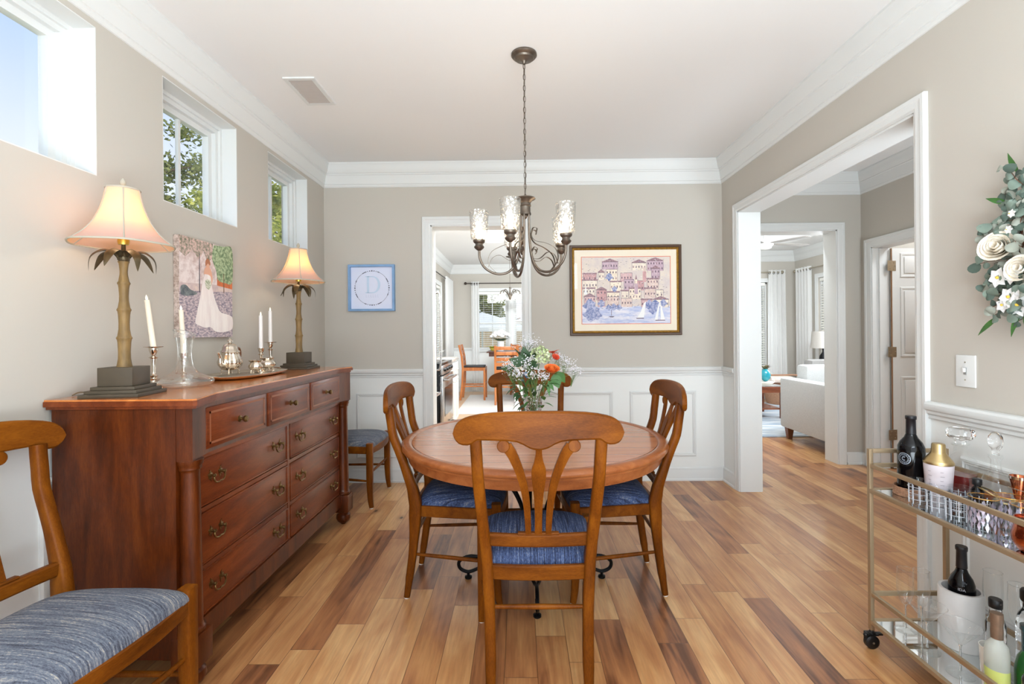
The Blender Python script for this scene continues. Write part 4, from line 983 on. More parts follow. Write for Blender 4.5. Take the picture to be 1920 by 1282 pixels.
def house(x, z, w, h, c, roof=.25):
    q(x, x + w, z, z + h, 6 + c); q(x, x + w, z + h - .006, z + h, 3); q(x, x + .003, z, z + h, 3); q(x + w - .003, x + w, z, z + h, 3)
    if rnd.random() < roof: pg([(x - .01, z + h), (x + w + .01, z + h), (x + w * .5, z + h + .05)], 5)
    elif rnd.random() < .5: q(x - .006, x + w + .006, z + h - .004, z + h + .016, 5)
    nx = max(2, int(w / .03)); nz = max(1, int(h / .075))
    for i in range(nx):
        for j in range(nz):
            ux = x + w * (i + .5) / nx; uz = z + h * (j + .45) / nz; q(ux - .0055, ux + .0055, uz - .014, uz + .016, 3 if rnd.random() < .75 else 5)
for row, z in enumerate((.80, .64, .50, .36, .24)):
    x = rnd.uniform(0, .04) + (.02 if row == 0 else 0)
    while x < .93:
        w = rnd.uniform(.07, .19); h = rnd.uniform(.11, .19)
        if x + w > .985: break
        if rnd.random() < (.72 if row < 2 else .9): house(x, z + rnd.uniform(-.02, .02), w, h if z + h < .96 else .14, rnd.randrange(6))
        x += w + rnd.uniform(.0, .035)
for k in range(420):
    u, v = rnd.random(), .22 + .76 * rnd.random(); w_ = rnd.uniform(.004, .02); q(u * .97, min(.99, u * .97 + w_), v, v + rnd.uniform(.002, .006), rnd.choice((3, 3, 5, 0, 4, 2)))
for k in range(60):
    u, v = rnd.random() * .96, rnd.random() * .25; q(u, u + rnd.uniform(.01, .04), v, v + .004, rnd.choice((4, 2, 2)))
# church tower
q(.595, .635, .44, .60, 11); q(.603, .627, .60, .66, 10); pg([(.603, .66), (.627, .66), (.615, .74)], 5)
q(.69, .73, .62, .78, 8); q(.697, .723, .78, .84, 9)
for cx, cz, r in [(.09, .27, .07), (.13, .2, .06), (.09, .14, .07), (.17, .13, .05), (.10, .10, .05), (.36, .25, .035), (.42, .24, .03), (.76, .28, .05), (.83, .26, .06), (.80, .2, .045), (.30, .24, .03), (.92, .3, .04), (.31, .7, .04), (.37, .52, .03), (.22, .30, .04)]:
    pg([(cx + r * math.cos(a) * (1 + .25 * math.sin(5 * a + cx * 50)), cz + 1.3 * r * math.sin(a) * (1 + .2 * math.cos(4 * a))) for a in [2 * PI * i / 18 for i in range(18)]], 2)
pg([(.62, .08), (.70, .09), (.725, .33), (.70, .30), (.66, .16)], 4); pg([(.82, .05), (.855, .05), (.885, .31), (.87, .30)], 4); pg([(.89, .05), (.94, .05), (.885, .33)], 4); pg([(.02, .44), (.06, .44), (.045, .58)], 4)
q(.615, .70, .07, .082, 3); q(.83, .94, .038, .05, 3); q(.33, .335, .12, .21, 3); pg([(.30, .11), (.37, .11), (.35, .095), (.32, .095)], 3)
m.build('harbour_print', pm, t, 0)
MB().box(-hw + .036, hw - .036, -.0145, -.0135, -hh + .036, hh - .036).build('glazing', thin_glass('picture_glass', (1, 1, 1), .08, .02, .008), t, 0)

# blue framed monogram sign
t = thing('monogram_sign', 'square white sign with pale blue letter D in a light blue wooden frame', 'sign', (-1.23, YB, 1.614))
h = .192; blue = mat('powder_blue_frame', (128, 164, 204), .5, noise=.1, nscale=12)
P = [(-h, 0, -h), (h, 0, -h), (h, 0, h), (-h, 0, h)]
MB().molding(P, (0, -1, 0), [(0, 0), (0, .036), (.018, .036), (.018, 0)], True).build('frame', blue, t, 0)
MB().box(-h + .01, h - .01, -.010, -.001, -h + .01, h - .01).build('sign_board', flatmat('board_white', (222, 226, 244)), t, 0)
ltr = flatmat('letter_pale_blue', (196, 216, 236)); ink = flatmat('sign_ink', (70, 74, 92)); faint = flatmat('faint_letter', (208, 212, 232))
m = MB(); yy0, yy1 = -.0112, -.0098
m.prism([(-.042, -.04), (-.024, -.04), (-.024, .095), (-.042, .095)], yy0, yy1, 'xz'); m.prism([(-.055, -.043), (.005, -.043), (.005, -.036), (-.055, -.036)], yy0, yy1, 'xz'); m.prism([(-.055, .091), (.005, .091), (.005, .098), (-.055, .098)], yy0, yy1, 'xz')
o1 = [(.003 + .066 * math.cos(a), .0275 + .0705 * math.sin(a)) for a in [PI / 2 - PI * i / 20 for i in range(21)]]; i1 = [(.003 + .047 * math.cos(a), .0275 + .0635 * math.sin(a)) for a in [PI / 2 - PI * i / 20 for i in range(21)]]
for i in range(20): m.prism([o1[i], o1[i + 1], i1[i + 1], i1[i]], yy0, yy1, 'xz')
m.build('letter_d', ltr, t, 0)
m = MB(); Rr = .142
for q4 in range(4):
    a0 = PI / 4 + q4 * PI / 2
    arc = [(Rr * math.cos(a0 + d), Rr * math.sin(a0 + d)) for d in [(-.46 + .92 * i / 14) for i in range(15)]]
    for i in range(14):
        w = .0010 + (.0020 if i in (0, 1, 2, 3) or i > 11 else 0); (ax, az), (bx, bz) = arc[i], arc[i + 1]
        na = Vector((ax, az)).normalized() * w; nb = Vector((bx, bz)).normalized() * w
        m.prism([(ax + na.x, az + na.y), (bx + nb.x, bz + nb.y), (bx - nb.x, bz - nb.y), (ax - na.x, az - na.y)], yy0, yy1, 'xz')
    for j in range(5):
        a = q4 * PI / 2 + (j - 2) * .125; r = .0058 - .0011 * abs(j - 2); cx, cz = Rr * math.cos(a), Rr * math.sin(a)
        m.prism([(cx + r * math.cos(k * PI / 4), cz + r * math.sin(k * PI / 4)) for k in range(8)], yy0, yy1, 'xz')
m.build('dotted_ring', ink, t, 0)
m = MB()
for k in range(6): x = -.05 + k * .019; m.prism([(x, -.078), (x + .003, -.078), (x + .003, -.055), (x, -.055)], yy0, yy1, 'xz'); m.prism([(x + .003, -.078), (x + .011, -.078), (x + .011, -.075), (x + .003, -.075)], yy0, yy1, 'xz')
m.build('faint_lettering', faint, t, 0)

# ================================================================== chandelier
seeded = thin_glass('seeded_glass', (.97, .96, .95), .75, .12, .16)
sn = seeded.node_tree; sv = N(sn, 'ShaderNodeTexVoronoi'); sv.inputs['Scale'].default_value = 75; st0 = N(sn, 'ShaderNodeTexCoord'); sb0 = N(sn, 'ShaderNodeBump'); sb0.inputs['Strength'].default_value = 1; sb0.inputs['Distance'].default_value = .006
sn.links.new(st0.outputs['Object'], sv.inputs['Vector']); sn.links.new(sv.outputs['Distance'], sb0.inputs['Height'])
for nd in sn.nodes:
    if nd.type in ('BSDF_GLOSSY', 'LAYER_WEIGHT'): sn.links.new(sb0.outputs[0], nd.inputs['Normal'])
CX, CY = .030, 2.45
t = thing('chandelier', 'five-light bronze chandelier with scrollwork and textured glass shades on a chain', 'chandelier', (CX, CY, 0))
MB().lathe([(0, ZC - .001), (.064, ZC - .001), (.065, ZC - .01), (.058, ZC - .018), (.050, ZC - .02), (.046, ZC - .028), (.02, ZC - .034), (.012, ZC - .04), (.008, ZC - .052), (0, ZC - .052)], n=36).build('canopy', bronze, t)
m = MB(); z = ZC - .048; k = 0
while z > 1.925:
    pts = [((.006 * math.cos(a)), 0, z - .015 + .0165 * math.sin(a)) for a in [2 * PI * i / 12 for i in range(12)]]
    s0 = len(m.v); m.tube(pts, .0018, 5, closed=True)
    m.xf(Matrix.Rotation(k * PI / 2 + .4, 4, 'Z'), s0); z -= .0275; k += 1
m.tube([(0, .004, 1.92), (.003, .004, 2.1), (-.003, .004, 2.3), (0, .004, 2.59)], .0016, 5)
m.build('chain', bronze, t, 60)
MB().lathe([(0, 1.925), (.006, 1.925), (.008, 1.91), (.05, 1.912), (.052, 1.907), (.035, 1.898), (.026, 1.885), (.030, 1.872), (.0255, 1.868), (.026, 1.84), (.029, 1.836), (.029, 1.828), (.012, 1.822), (.006, 1.81), (0, 1.805)], n=32).build('hub', bronze, t)
for k in range(5):
    a = math.radians(180 + 72 * k); Mz = Matrix.Rotation(a, 4, 'Z')
    C_ = bez([(.235, 0, 1.655), (.233, 0, 1.615), (.215, 0, 1.572), (.178, 0, 1.542), (.132, 0, 1.530), (.085, 0, 1.542), (.050, 0, 1.582), (.032, 0, 1.64), (.024, 0, 1.72), (.021, 0, 1.83)], 6)
    arm = MB().tube(C_, .0062, 10).xf(Mz).build('arm', bronze, t, 60)
    m = MB(); st = rect(.002, .008)
    def strip_(P): m.sweep(bez([(r, 0, z_) for r, z_ in P], 6), [(-.0045, -.0009), (.0045, -.0009), (.0045, .0009), (-.0045, .0009)], up=(0, 0, 1))
    strip_([(.150, 1.537), (.19, 1.585), (.175, 1.64), (.12, 1.672), (.06, 1.69), (.035, 1.72), (.045, 1.755), (.068, 1.752), (.066, 1.735)])
    strip_([(.19, 1.565), (.17, 1.61), (.13, 1.625), (.085, 1.60), (.045, 1.605), (.035, 1.635), (.052, 1.66), (.07, 1.65), (.062, 1.635)])
    m.xf(Mz); m.build('scroll', bronze, arm, 60)
    m = MB().lathe([(.006, 1.648), (.012, 1.652), (.022, 1.660), (.026, 1.668), (.020, 1.675), (.019, 1.683), (.028, 1.690), (.031, 1.698), (.029, 1.703), (0, 1.703)], (.235, 0, 0), 24).xf(Mz); m.build('candle_cup', bronze, arm, 50)
    m = MB().lathe([(.0, 1.702), (.030, 1.702), (.040, 1.707), (.043, 1.72), (.047, 1.80), (.050, 1.848), (.0472, 1.848), (.0442, 1.80), (.0402, 1.722), (.036, 1.711), (.0, 1.708)], (.235, 0, 0), 36).xf(Mz); m.build('glass_shade', seeded, t, 70)
    m = MB().lathe([(.011, 1.709), (.012, 1.732), (.013, 1.738), (.017, 1.75), (.015, 1.768), (.007, 1.788), (.0, 1.80)], (.235, 0, 0), 16).xf(Mz); m.build('bulb', bulb_mat, t, 60)
    p = Mz @ Vector((.235, 0, 1.762)); l = light('chandelier_light', 'POINT', p, L_CHAND, (1, .8, .58), radius=.018); l.parent = t
# ================================================================== flowers and vase on the table
leafg = mat('leaf_green', (66, 112, 52), .5, noise=.25, nscale=30); leafd = mat('leaf_dark_green', (52, 82, 48), .5, noise=.2, nscale=30)
stemg = mat('stem_green', (96, 124, 66), .6)
def petal_mat(n, c, c2): return flatmat(n, c, 0, 40, c2)
orange = petal_mat('orange_petal', (238, 104, 44), (246, 150, 70)); coral = petal_mat('coral_petal', (226, 84, 56), (240, 128, 92)); palegreen = petal_mat('pale_green_petal', (196, 214, 150), (224, 232, 200))
babyw = mat('tiny_white_blossom', (236, 234, 240), .7); bluep = mat('blue_petal', (88, 130, 170), .6)
def leaf(mb, base, d, up, L_, w, droop=.25, fold=.15, n=7):
    d = Vector(d).normalized(); up = Vector(up); s = d.cross(up); s = s.normalized() if s.length > 1e-4 else Vector((1, 0, 0)); up = s.cross(d).normalized()
    vs = []; fs = []; B = Vector(base)
    for i in range(n + 1):
        u = i / n; ww = w * (math.sin(PI * min(1, u ** .8)) if i < n else 0) + (.0004 if i in (0, n) else 0); c = B + d * (L_ * u) - up * (droop * L_ * u * u)
        vs += [c - s * ww + up * ww * fold, c, c + s * ww + up * ww * fold]
    for i in range(n):
        a = i * 3; fs += [(a, a + 1, a + 4, a + 3), (a + 1, a + 2, a + 5, a + 4)]
    # thin back side so the leaf has thickness
    k = len(vs); vs2 = [v - up * .0006 for v in vs]; fs2 = [tuple(x + k for x in f[::-1]) for f in fs]
    mb.add(vs + vs2, fs + fs2); return mb
def rose(mb, c, r, ax=(0, 0, 1), rings=4, rnd=random):
    q = Vector(ax).to_track_quat('Z', 'Y').to_matrix().to_4x4(); s0 = len(mb.v)
    for k in range(rings):
        n = 3 + k; rr = r * (.28 + .72 * k / (rings - 1)); h = r * (1.25 - .35 * k / (rings - 1))
        for j in range(n):
            a = 2 * PI * j / n + k * .9; vs = []; fs = []
            for iu in range(6):
                for iv in range(5):
                    u = iu / 5; v = iv / 4; w = (u - .5) * 2 * (PI / n * 1.35); bulge = math.sin(min(1, v * 1.15) * PI / 2)
                    R_ = rr * (.25 + .75 * bulge) * (1 + (.10 + .05 * k) * max(0, v - .75) * 4 * (.3 + .7 * k / rings)); z = h * (v - (u - .5) ** 2 * .5 * v) - r * .45
                    vs.append((R_ * math.cos(a + w), R_ * math.sin(a + w), z))
            for iu in range(5):
                for iv in range(4): b = iu * 5 + iv; fs.append((b, b + 1, b + 6, b + 5))
            mb.add(vs, fs)
    mb.ico((0, 0, 0), r * .3, 1); mb.xf(Matrix.Translation(Vector(c)) @ q, s0); return mb
VX, VY, VZ = .066, 2.48, .7155
t = thing('flower_vase', 'flared cut-crystal vase holding the bouquet on the round dining table', 'vase', (VX, VY, VZ))
MB().lathe([(0, 0), (.030, 0), (.032, .004), (.028, .012), (.030, .03), (.033, .08), (.037, .13), (.042, .175), (.043, .19), (.0405, .19), (.039, .175), (.034, .13), (.030, .08), (.027, .03), (.0, .02)], n=48, flute=.02, fn=12).build('body', cut_glass, t, 50)
FG = 'flowers in the crystal vase'
def stem_obj(label, name, tip, cat='flower', base=None, bend=.3, r=.0018):
    b = base or (random.uniform(-.014, .014), random.uniform(-.014, .014), .03)
    t = thing(name, label, cat, (VX, VY, VZ), 0, FG)
    P = bez([b, (b[0] + (tip[0] - b[0]) * .15, b[1] + (tip[1] - b[1]) * .15, .16), (b[0] + (tip[0] - b[0]) * .5, b[1] + (tip[1] - b[1]) * .5, .16 + (tip[2] - .16) * .55), tip], 5)
    MB().tube(P, r, 5).build('stem', stemg, t, 60); return t
def P3(px, py, Y): # a point at depth Y seen at the given photo pixel, relative to the vase
    Y += .18; return ((px - 976) / 910 * Y - VX, Y - VY, 1.235 - (py - 623) / 910 * Y - VZ)
tp = P3(1034, 694, 2.22); f = stem_obj('open orange rose at the right front of the bouquet', 'rose', tp)
rose(MB(), tp, .031, (.1, -.45, .9), 5).build('petals', orange, f, 60)
m = MB(); leaf(m, (tp[0] + .01, tp[1], tp[2] - .02), (.35, -.3, -1), (0, -1, 0), .075, .027, .1); leaf(m, (tp[0] + .03, tp[1] + .02, tp[2] - .01), (.6, .1, -.9), (0, -1, 0), .07, .02, .1); leaf(m, (tp[0] - .02, tp[1] - .01, tp[2] - .05), (.5, -.1, -.9), (0, -1, 0), .06, .010, .15); leaf(m, (tp[0] - .02, tp[1], tp[2] - .06), (.1, -.2, -1), (0, -1, 0), .07, .009, .1); m.build('leaves', leafg, f, 60)
tp = P3(1036, 663, 2.33); f = stem_obj('coral lily-like bloom at the upper right of the bouquet', 'lily', tp)
m = MB()
for k in range(9):
    a = k * 2.4; leaf(m, tp, (math.cos(a), math.sin(a) - .3, .35 + .5 * (k % 3)), (0, 0, 1), .038, .011, .5)
rose(m, (tp[0] + .012, tp[1] - .02, tp[2] - .02), .018, (.3, -.6, .6), 3); m.build('petals', coral, f, 60)
tp = P3(1013, 668, 2.27); f = stem_obj('large pale green hydrangea-like bloom at the top of the bouquet', 'hydrangea', tp, r=.0028)
m = MB()
for k in range(130):
    a = k * 2.39996; z = 1 - 2 * (k + .5) / 150; r = math.sqrt(max(0, 1 - z * z)); d = Vector((r * math.cos(a), r * math.sin(a), z)); c = Vector(tp) + d * .042 * random.uniform(.85, 1.1)
    for j in range(2): leaf(m, c, (d + Vector((random.uniform(-.8, .8), random.uniform(-.8, .8), random.uniform(-.8, .8)))), d, .013, .006, .3, .2, 3)
m.build('petals', palegreen, f, 60)
# blue delphinium
tp = P3(983, 700, 2.2); f = stem_obj('small blue blossom spike at the left front of the bouquet', 'delphinium', tp)
m = MB()
for k in range(22):
    c = Vector(tp) + Vector((random.gauss(0, .008), random.gauss(0, .006), random.uniform(-.04, .012))); leaf(m, c, (random.uniform(-1, 1), random.uniform(-1, .3), random.uniform(-.5, 1)), (0, 0, 1), .014, .006, .3, .2, 3)
m.build('petals', bluep, f, 60)
# baby's breath sprays
for i, (px, py, Y, sp) in enumerate([(955, 684, 2.2, .032), (972, 700, 2.17, .030), (990, 676, 2.2, .034), (984, 645, 2.36, .036), (1000, 640, 2.38, .034), (1003, 700, 2.16, .034), (1020, 706, 2.22, .022), (1062, 680, 2.36, .036), (1078, 695, 2.38, .030), (1046, 672, 2.40, .026), (960, 700, 2.26, .026)]):
    tp = Vector(P3(px, py, Y)); f = stem_obj("spray of tiny white baby's breath blossoms in the table bouquet", 'babys_breath', tuple(tp), r=.001)
    m = MB(); m2 = MB(); root = tp - Vector((0, 0, .05)) - Vector(tp) * .12
    for k in range(84):
        c = tp + Vector((random.gauss(0, sp * .62), random.gauss(0, sp * .5), random.gauss(0, sp * .45)))
        m.ico(c, random.uniform(.0022, .0042), 1, (1, 1, .8))
        if k % 3 == 0: m2.tube([tuple(root), tuple((root + c) / 2 + Vector((0, 0, .006))), tuple(c)], .0004, 3, cap=False)
    m.build('blossoms', babyw, f, 60); m2.build('twigs', stemg, f, 0)
# leafy greens
for i, (px, py, Y, d) in enumerate([(975, 668, 2.3, (-.5, 0, .8)), (962, 690, 2.2, (-.9, -.2, .3)), (990, 660, 2.3, (-.2, 0, 1)), (985, 725, 2.2, (-.6, -.4, .2)), (1000, 672, 2.25, (0, -.3, .9)), (1030, 715, 2.2, (.5, -.3, .3)), (968, 726, 2.17, (-1, -.3, -.5))]):
    tp = Vector(P3(px, py, Y)); f = stem_obj('leafy green sprig filling out the table bouquet', 'leafy_sprig', tuple(tp), 'foliage', r=.0012)
    m = MB()
    for k in range(11):
        c = tp * (.5 + .5 * k / 10) + Vector((0, 0, .02)) * 0; dd = Vector(d) + Vector((random.uniform(-.9, .9), random.uniform(-.6, .4), random.uniform(-.3, .5))); leaf(m, c, dd, (0, 0, 1), random.uniform(.04, .062), random.uniform(.007, .013), .35)
    m.build('leaves', leafg if i % 2 else leafd, f, 60)

for px, py, Y, d, L_, w_ in ((968, 678, 2.26, (-.8, -.2, .5), .075, .026), (984, 664, 2.28, (-.2, -.4, 1), .07, .026), (996, 684, 2.2, (.3, -.7, .4), .06, .022), (950, 690, 2.24, (-1, -.1, .1), .06, .018)):
    tp = Vector(P3(px, py, Y)); f = stem_obj('broad dark green leaf at the upper left of the bouquet', 'broad_leaf', tuple(tp), 'foliage', r=.0014)
    m = MB(); leaf(m, tp - Vector(d).normalized() * L_ * .5, d, (0, -1, .4), L_, w_, .3); leaf(m, tp - Vector(d).normalized() * L_ * .6, (d[0] + .6, d[1], d[2]), (0, -1, .2), L_ * .8, w_ * .8, .4); m.build('leaf_blades', leafd, f, 60)
# ================================================================== wreath on right wall
WYc, WZc, WR = 1.43, 1.49, .185
wr = thing('wreath', 'grapevine wreath with eucalyptus leaves and white flowers hanging on the right wall', 'wreath', (XR, WYc, WZc))
twig = mat('vine_brown', (104, 66, 46), .8, noise=.3, nscale=40); euc = mat('eucalyptus', (116, 132, 120), .6, noise=.2, nscale=14); euc2 = mat('eucalyptus_dark', (78, 94, 84), .6, noise=.2, nscale=14)
euc3 = mat('eucalyptus_grey', (150, 154, 142), .6, noise=.15, nscale=40)
creamp = flatmat('cream_petal', (240, 226, 204), 0, 20, (250, 244, 232)); whitep = flatmat('white_petal', (240, 240, 240), 0, 20, (250, 250, 248)); yel = mat('flower_centre_yellow', (236, 196, 72), .6)
m = MB()
for k in range(9):
    ph = random.uniform(0, 6); r0 = WR + random.uniform(-.022, .022); m.tube([(-.028 + .014 * math.sin(7 * a + ph), (r0 + .012 * math.sin(5 * a + ph)) * math.cos(a), (r0 + .012 * math.cos(6 * a + ph)) * math.sin(a)) for a in [2 * PI * i / 60 for i in range(60)]], .0035, 5, closed=True)
m.build('vine_ring', twig, wr, 60)
def wp(th, r, x=-.045): return Vector((x, r * math.cos(th), r * math.sin(th)))
def round_leaf(mb, c, n, r, th=0):
    q = Vector(n).to_track_quat('Z', 'Y').to_matrix().to_4x4() @ Matrix.Rotation(th, 4, 'Z'); s0 = len(mb.v); K = 12
    top = [(0, 0, .002)] + [(r * (1 + .12 * math.cos(2 * PI * i / K)) * math.cos(2 * PI * i / K), r * .85 * math.sin(2 * PI * i / K), -.003 + .004 * math.cos(4 * PI * i / K)) for i in range(K)]
    mb.add(top + [(a, b, c_ - .0008) for a, b, c_ in top], [(0, 1 + i, 1 + (i + 1) % K) for i in range(K)] + [(K + 1, K + 2 + (i + 1) % K, K + 2 + i) for i in range(K)])
    mb.xf(Matrix.Translation(Vector(c)) @ q, s0)
rn = random.Random(11); ml = [MB(), MB(), MB()]; st_ = None
for k in range(84):
    th = rn.uniform(0, 2 * PI) if k % 2 else rn.uniform(-1.2, 1.2); r0 = WR + rn.uniform(-.03, .04); c0 = wp(th, r0, -.045); out_ = Vector((-.2, math.cos(th) * rn.choice((1, 1, -.6)), math.sin(th))) + Vector((0, -math.sin(th), math.cos(th))) * rn.uniform(-1, 1.3); out_.normalize()
    Lb = rn.uniform(.06, .115); MB().tube([tuple(c0), tuple(c0 + out_ * Lb * .5 + Vector((-.012, 0, 0))), tuple(c0 + out_ * Lb)], .001, 4).build('twig', twig, wr, 60)
    for j in range(6):
        u = .25 + .75 * j / 5; c = c0 + out_ * Lb * u + out_.cross(Vector((1, 0, 0))) * (.012 if j % 2 else -.012); c.x = min(c.x, -.02) - rn.uniform(0, .02)
        round_leaf(ml[rn.randrange(3)], c, (-1, rn.uniform(-.9, .6), rn.uniform(-.6, .6)), rn.uniform(.011, .022), rn.uniform(0, 3))
for mb_, mt_ in zip(ml, (euc, euc2, euc3)): mb_.build('eucalyptus_leaves', mt_, wr, 60)
def pxw(px, py, x=-.07): # point on the wreath plane from the photograph
    Y = (XR + x) * 910 / (px - 976); return Vector((x, Y - WYc, 1.235 - (py - 628 + (px - 976) * .0087 * 0) / 910 * Y - WZc + 0))
c = pxw(1866, 478); rose(MB(), c, .041, (-1, -.35, .3), 5).build('rose', creamp, wr, 60)
c = pxw(1910, 518); rose(MB(), c, .036, (-1, -.2, .2), 4).build('rose', creamp, wr, 60)
for px, py, r in ((1868, 534, .034), (1893, 530, .030), (1888, 570, .034), (1905, 585, .040), (1876, 585, .026), (1886, 445, .014), (1892, 415, .014), (1915, 560, .03)):
    c = pxw(px, py, -.075); m = MB()
    for j in range(6):
        a = 2 * PI * j / 6 + px; leaf(m, c, (-.45, math.cos(a), math.sin(a)), (-1, 0, 0), r, r * .42, .25, .25, 5)
    o = m.build('blossom', whitep, wr, 60); MB().ico(c + Vector((-.010, 0, 0)), r * .16, 1).build('centre', yel, o)
m = MB()
for px, py, d, L_ in ((1868, 605, (-.15, 1, -.75), .11), (1885, 395, (-.4, .8, .4), .07), (1850, 457, (-.3, 1, .4), .04), (1905, 600, (-.3, .3, -1), .08), (1880, 480, (-.3, .8, -.2), .05), (1915, 600, (-.3, -.3, -1), .07), (1905, 340, (-.3, .4, 1), .08)):
    leaf(m, pxw(px, py, -.06), d, (-1, 0, 0), L_, .009, .2, .2, 8)
m.build('long_leaves', leafg, wr, 60)

# ================================================================== bar cart
CX0, CX1, CY0, CY1 = 1.350, 1.640, 1.02, 1.893
cart = thing('bar_cart', 'champagne-gold bar cart with two mirrored shelves on black casters by the right wall', 'cart', (1.495, 1.45, 0))
def cp(mb, name, m, smooth=30):
    o = mb.build(name, m, None, smooth); o.parent = cart; o.location = (-1.495, -1.45, 0); return o
w = .0075
for x in (CX0, CX1):
    for y in (CY0, CY1): cp(MB().rbox(x - w, x + w, y - w, y + w, .072, .772, .0015), 'post', champ)
for zc, nm in ((.612, 'shelf_frame'), (.104, 'shelf_frame')):
    m = MB()
    for x in (CX0, CX1): m.rbox(x - w, x + w, CY0 + w, CY1 - w, zc - w, zc + w, .001)
    for y in (CY0, CY1): m.rbox(CX0 + w, CX1 - w, y - w, y + w, zc - w, zc + w, .001)
    cp(m, nm, champ); cp(MB().box(CX0 + .005, CX1 - .005, CY0 + .005, CY1 - .005, zc + .001, zc + .005), 'mirror_shelf', mirror, 0)
for zc in (.709, .212):
    m = MB()
    for x in (CX0, CX1): m.rbox(x - w * .8, x + w * .8, CY0 + w, CY1 - w, zc - w, zc + w, .001)
    for y in (CY0, CY1): m.rbox(CX0 + w, CX1 - w, y - w * .8, y + w * .8, zc - w, zc + w, .001)
    cp(m, 'guard_rail', champ)
for y in (CY0, CY1): cp(MB().rbox(CX0 + w, CX1 - w, y - w, y + w, .757, .772, .001), 'end_handle', champ)
for x in (CX0, CX1):
    for y in (CY0, CY1):
        m = MB().lathe([(.0, -.012), (.018, -.012), (.021, -.011), (.026, -.008), (.026, .008), (.021, .011), (.0, .012)], (x, y - .0, .0262), 24, 'y'); c_ = cp(m, 'caster', black_rub)
        m = MB().lathe([(.008, .052), (.014, .056), (.014, .062), (.008, .066), (.006, .074)], (x, y, 0), 16); m.rbox(x - .020, x + .014, y + .0125, y + .016, .020, .058, .002).rbox(x - .020, x + .020, y - .014, y + .016, .054, .060, .002)
        m.rbox(x + .014, x + .040, y - .008, y + .008, .052, .060, .002); m.ico((x - .022, y, .052), .009, 2); o = m.build('caster_fork', black_rub, c_, 30)
        MB().lathe([(.004, -.0135), (.004, .0135)], (x, y, .0262), 10, 'y').build('axle', nickel, c_)

def on(px, py, z, dy=0):   # floor-style placement: a base point on the shelf at height z
    h = 623 + (px - 976) * -.0087; Y = (1.235 - z) * 910 / (py - h); return ((px - 976) / 910 * Y, Y + dy, z)
Z1, Z2 = .6175, .1095
def lathe_thing(name, label, cat, loc, parts, group=None, rz=0, k=(1, 1)):
    t = thing(name, label, cat, loc, rz, group)
    for (pn, prof, m, n, fl, fn) in parts: MB().lathe([(a * k[0], b * k[1]) for a, b in prof], n=n, flute=fl, fn=fn).build(pn, m, t, 50)
    return t
darkglass = mat('dark_wine_glass', (8, 7, 9), .08)
darkglass.node_tree.nodes['Principled BSDF'].inputs['Specular IOR Level'].default_value = .35; capsule = mat('black_capsule', (22, 20, 24), .4)
def wine_bottle(label, loc, h, r, rz=0):
    k = h / .30
    t = thing('wine_bottle', label, 'bottle', loc, rz)
    MB().lathe([(0, .002), (r * .8, 0), (r * .98, .004), (r, .012), (r, .165 * k), (r * .97, .182 * k), (r * .80, .200 * k), (r * .50, .217 * k), (r * .36, .232 * k), (.0155, .245 * k)], n=40, cap=False).build('glass_body', darkglass, t, 60)
    MB().lathe([(.0162, .232 * k), (.0155, .25 * k), (.0150, .285 * k), (.0172, .287 * k), (.0175, .297 * k), (.0160, h), (0, h)], n=28).build('foil_capsule', capsule, t, 50)
    return t
wicker = mat('wicker', (168, 126, 98), .7, noise=.3, nscale=90)
bx, by = 1.452, 1.822
t = thing('wicker_coaster', 'round woven wicker bottle coaster at the left end of the cart top', 'coaster', (bx, by, Z1))
MB().lathe([(0, 0), (.052, 0), (.052, .004), (0, .004)], n=36).build('base', wicker, t)
m = MB()
for k in range(7): m.tube([((.0535 + .0012 * math.sin(18 * a + k * PI)) * math.cos(a), (.0535 + .0012 * math.sin(18 * a + k * PI)) * math.sin(a), .003 + .0046 * k) for a in [2 * PI * i / 72 for i in range(72)]], .0026, 5, closed=True)
m.build('woven_wall', wicker, t, 60)
t = wine_bottle('tall dark wine bottle with round crest emblem standing in the wicker coaster', (bx, by, Z1 + .0045), .29, .0425, 0)
# round emblem facing the room, slightly left
em = mat('emblem_silver', (176, 190, 206), .3, .5); emd = mat('emblem_navy', (26, 32, 44), .4)
def on_bottle(mb, r, ang, zc, R_=.0430, K=20, w0=0):
    vs = []; fs = []
    for i in range(K):
        a = 2 * PI * i / K; s = r * math.cos(a) / R_; vs.append((R_ * math.cos(ang + s), R_ * math.sin(ang + s), zc + r * math.sin(a)))
        s = w0 * math.cos(a) / R_; vs.append((R_ * math.cos(ang + s), R_ * math.sin(ang + s), zc + w0 * math.sin(a)))
    for i in range(K): j = (i + 1) % K; fs.append((2 * i, 2 * j, 2 * j + 1, 2 * i + 1))
    mb.add(vs, fs)
A0 = math.radians(202); m = MB(); on_bottle(m, .0215, A0, .135, .0427, 24, .0005); o = m.build('emblem', emd, t, 60)
m = MB(); on_bottle(m, .0215, A0, .135, .0430, 24, .0195); on_bottle(m, .0135, A0, .135, .0430, 24, .0125); o2 = m.build('emblem_ring', em, t, 60)
m = MB()  # letter C and laurel ticks
for i in range(14):
    a0 = math.radians(50 + i * 260 / 14); a1 = math.radians(50 + (i + 1) * 260 / 14)
    pt = lambda a, r: (.0430 * math.cos(A0 + r * math.cos(a) / .0430), .0430 * math.sin(A0 + r * math.cos(a) / .0430), .135 + r * math.sin(a))
    m.add([pt(a0, .0075), pt(a1, .0075), pt(a1, .0048), pt(a0, .0048)], [(0, 1, 2, 3)])
for i in range(16):
    a0 = 2 * PI * i / 16; m.add([pt(a0, .0145), pt(a0 + .2, .0155), pt(a0 + .3, .0182), pt(a0 + .1, .017)], [(0, 1, 2, 3)])
m.build('emblem_letter', em, t, 60)
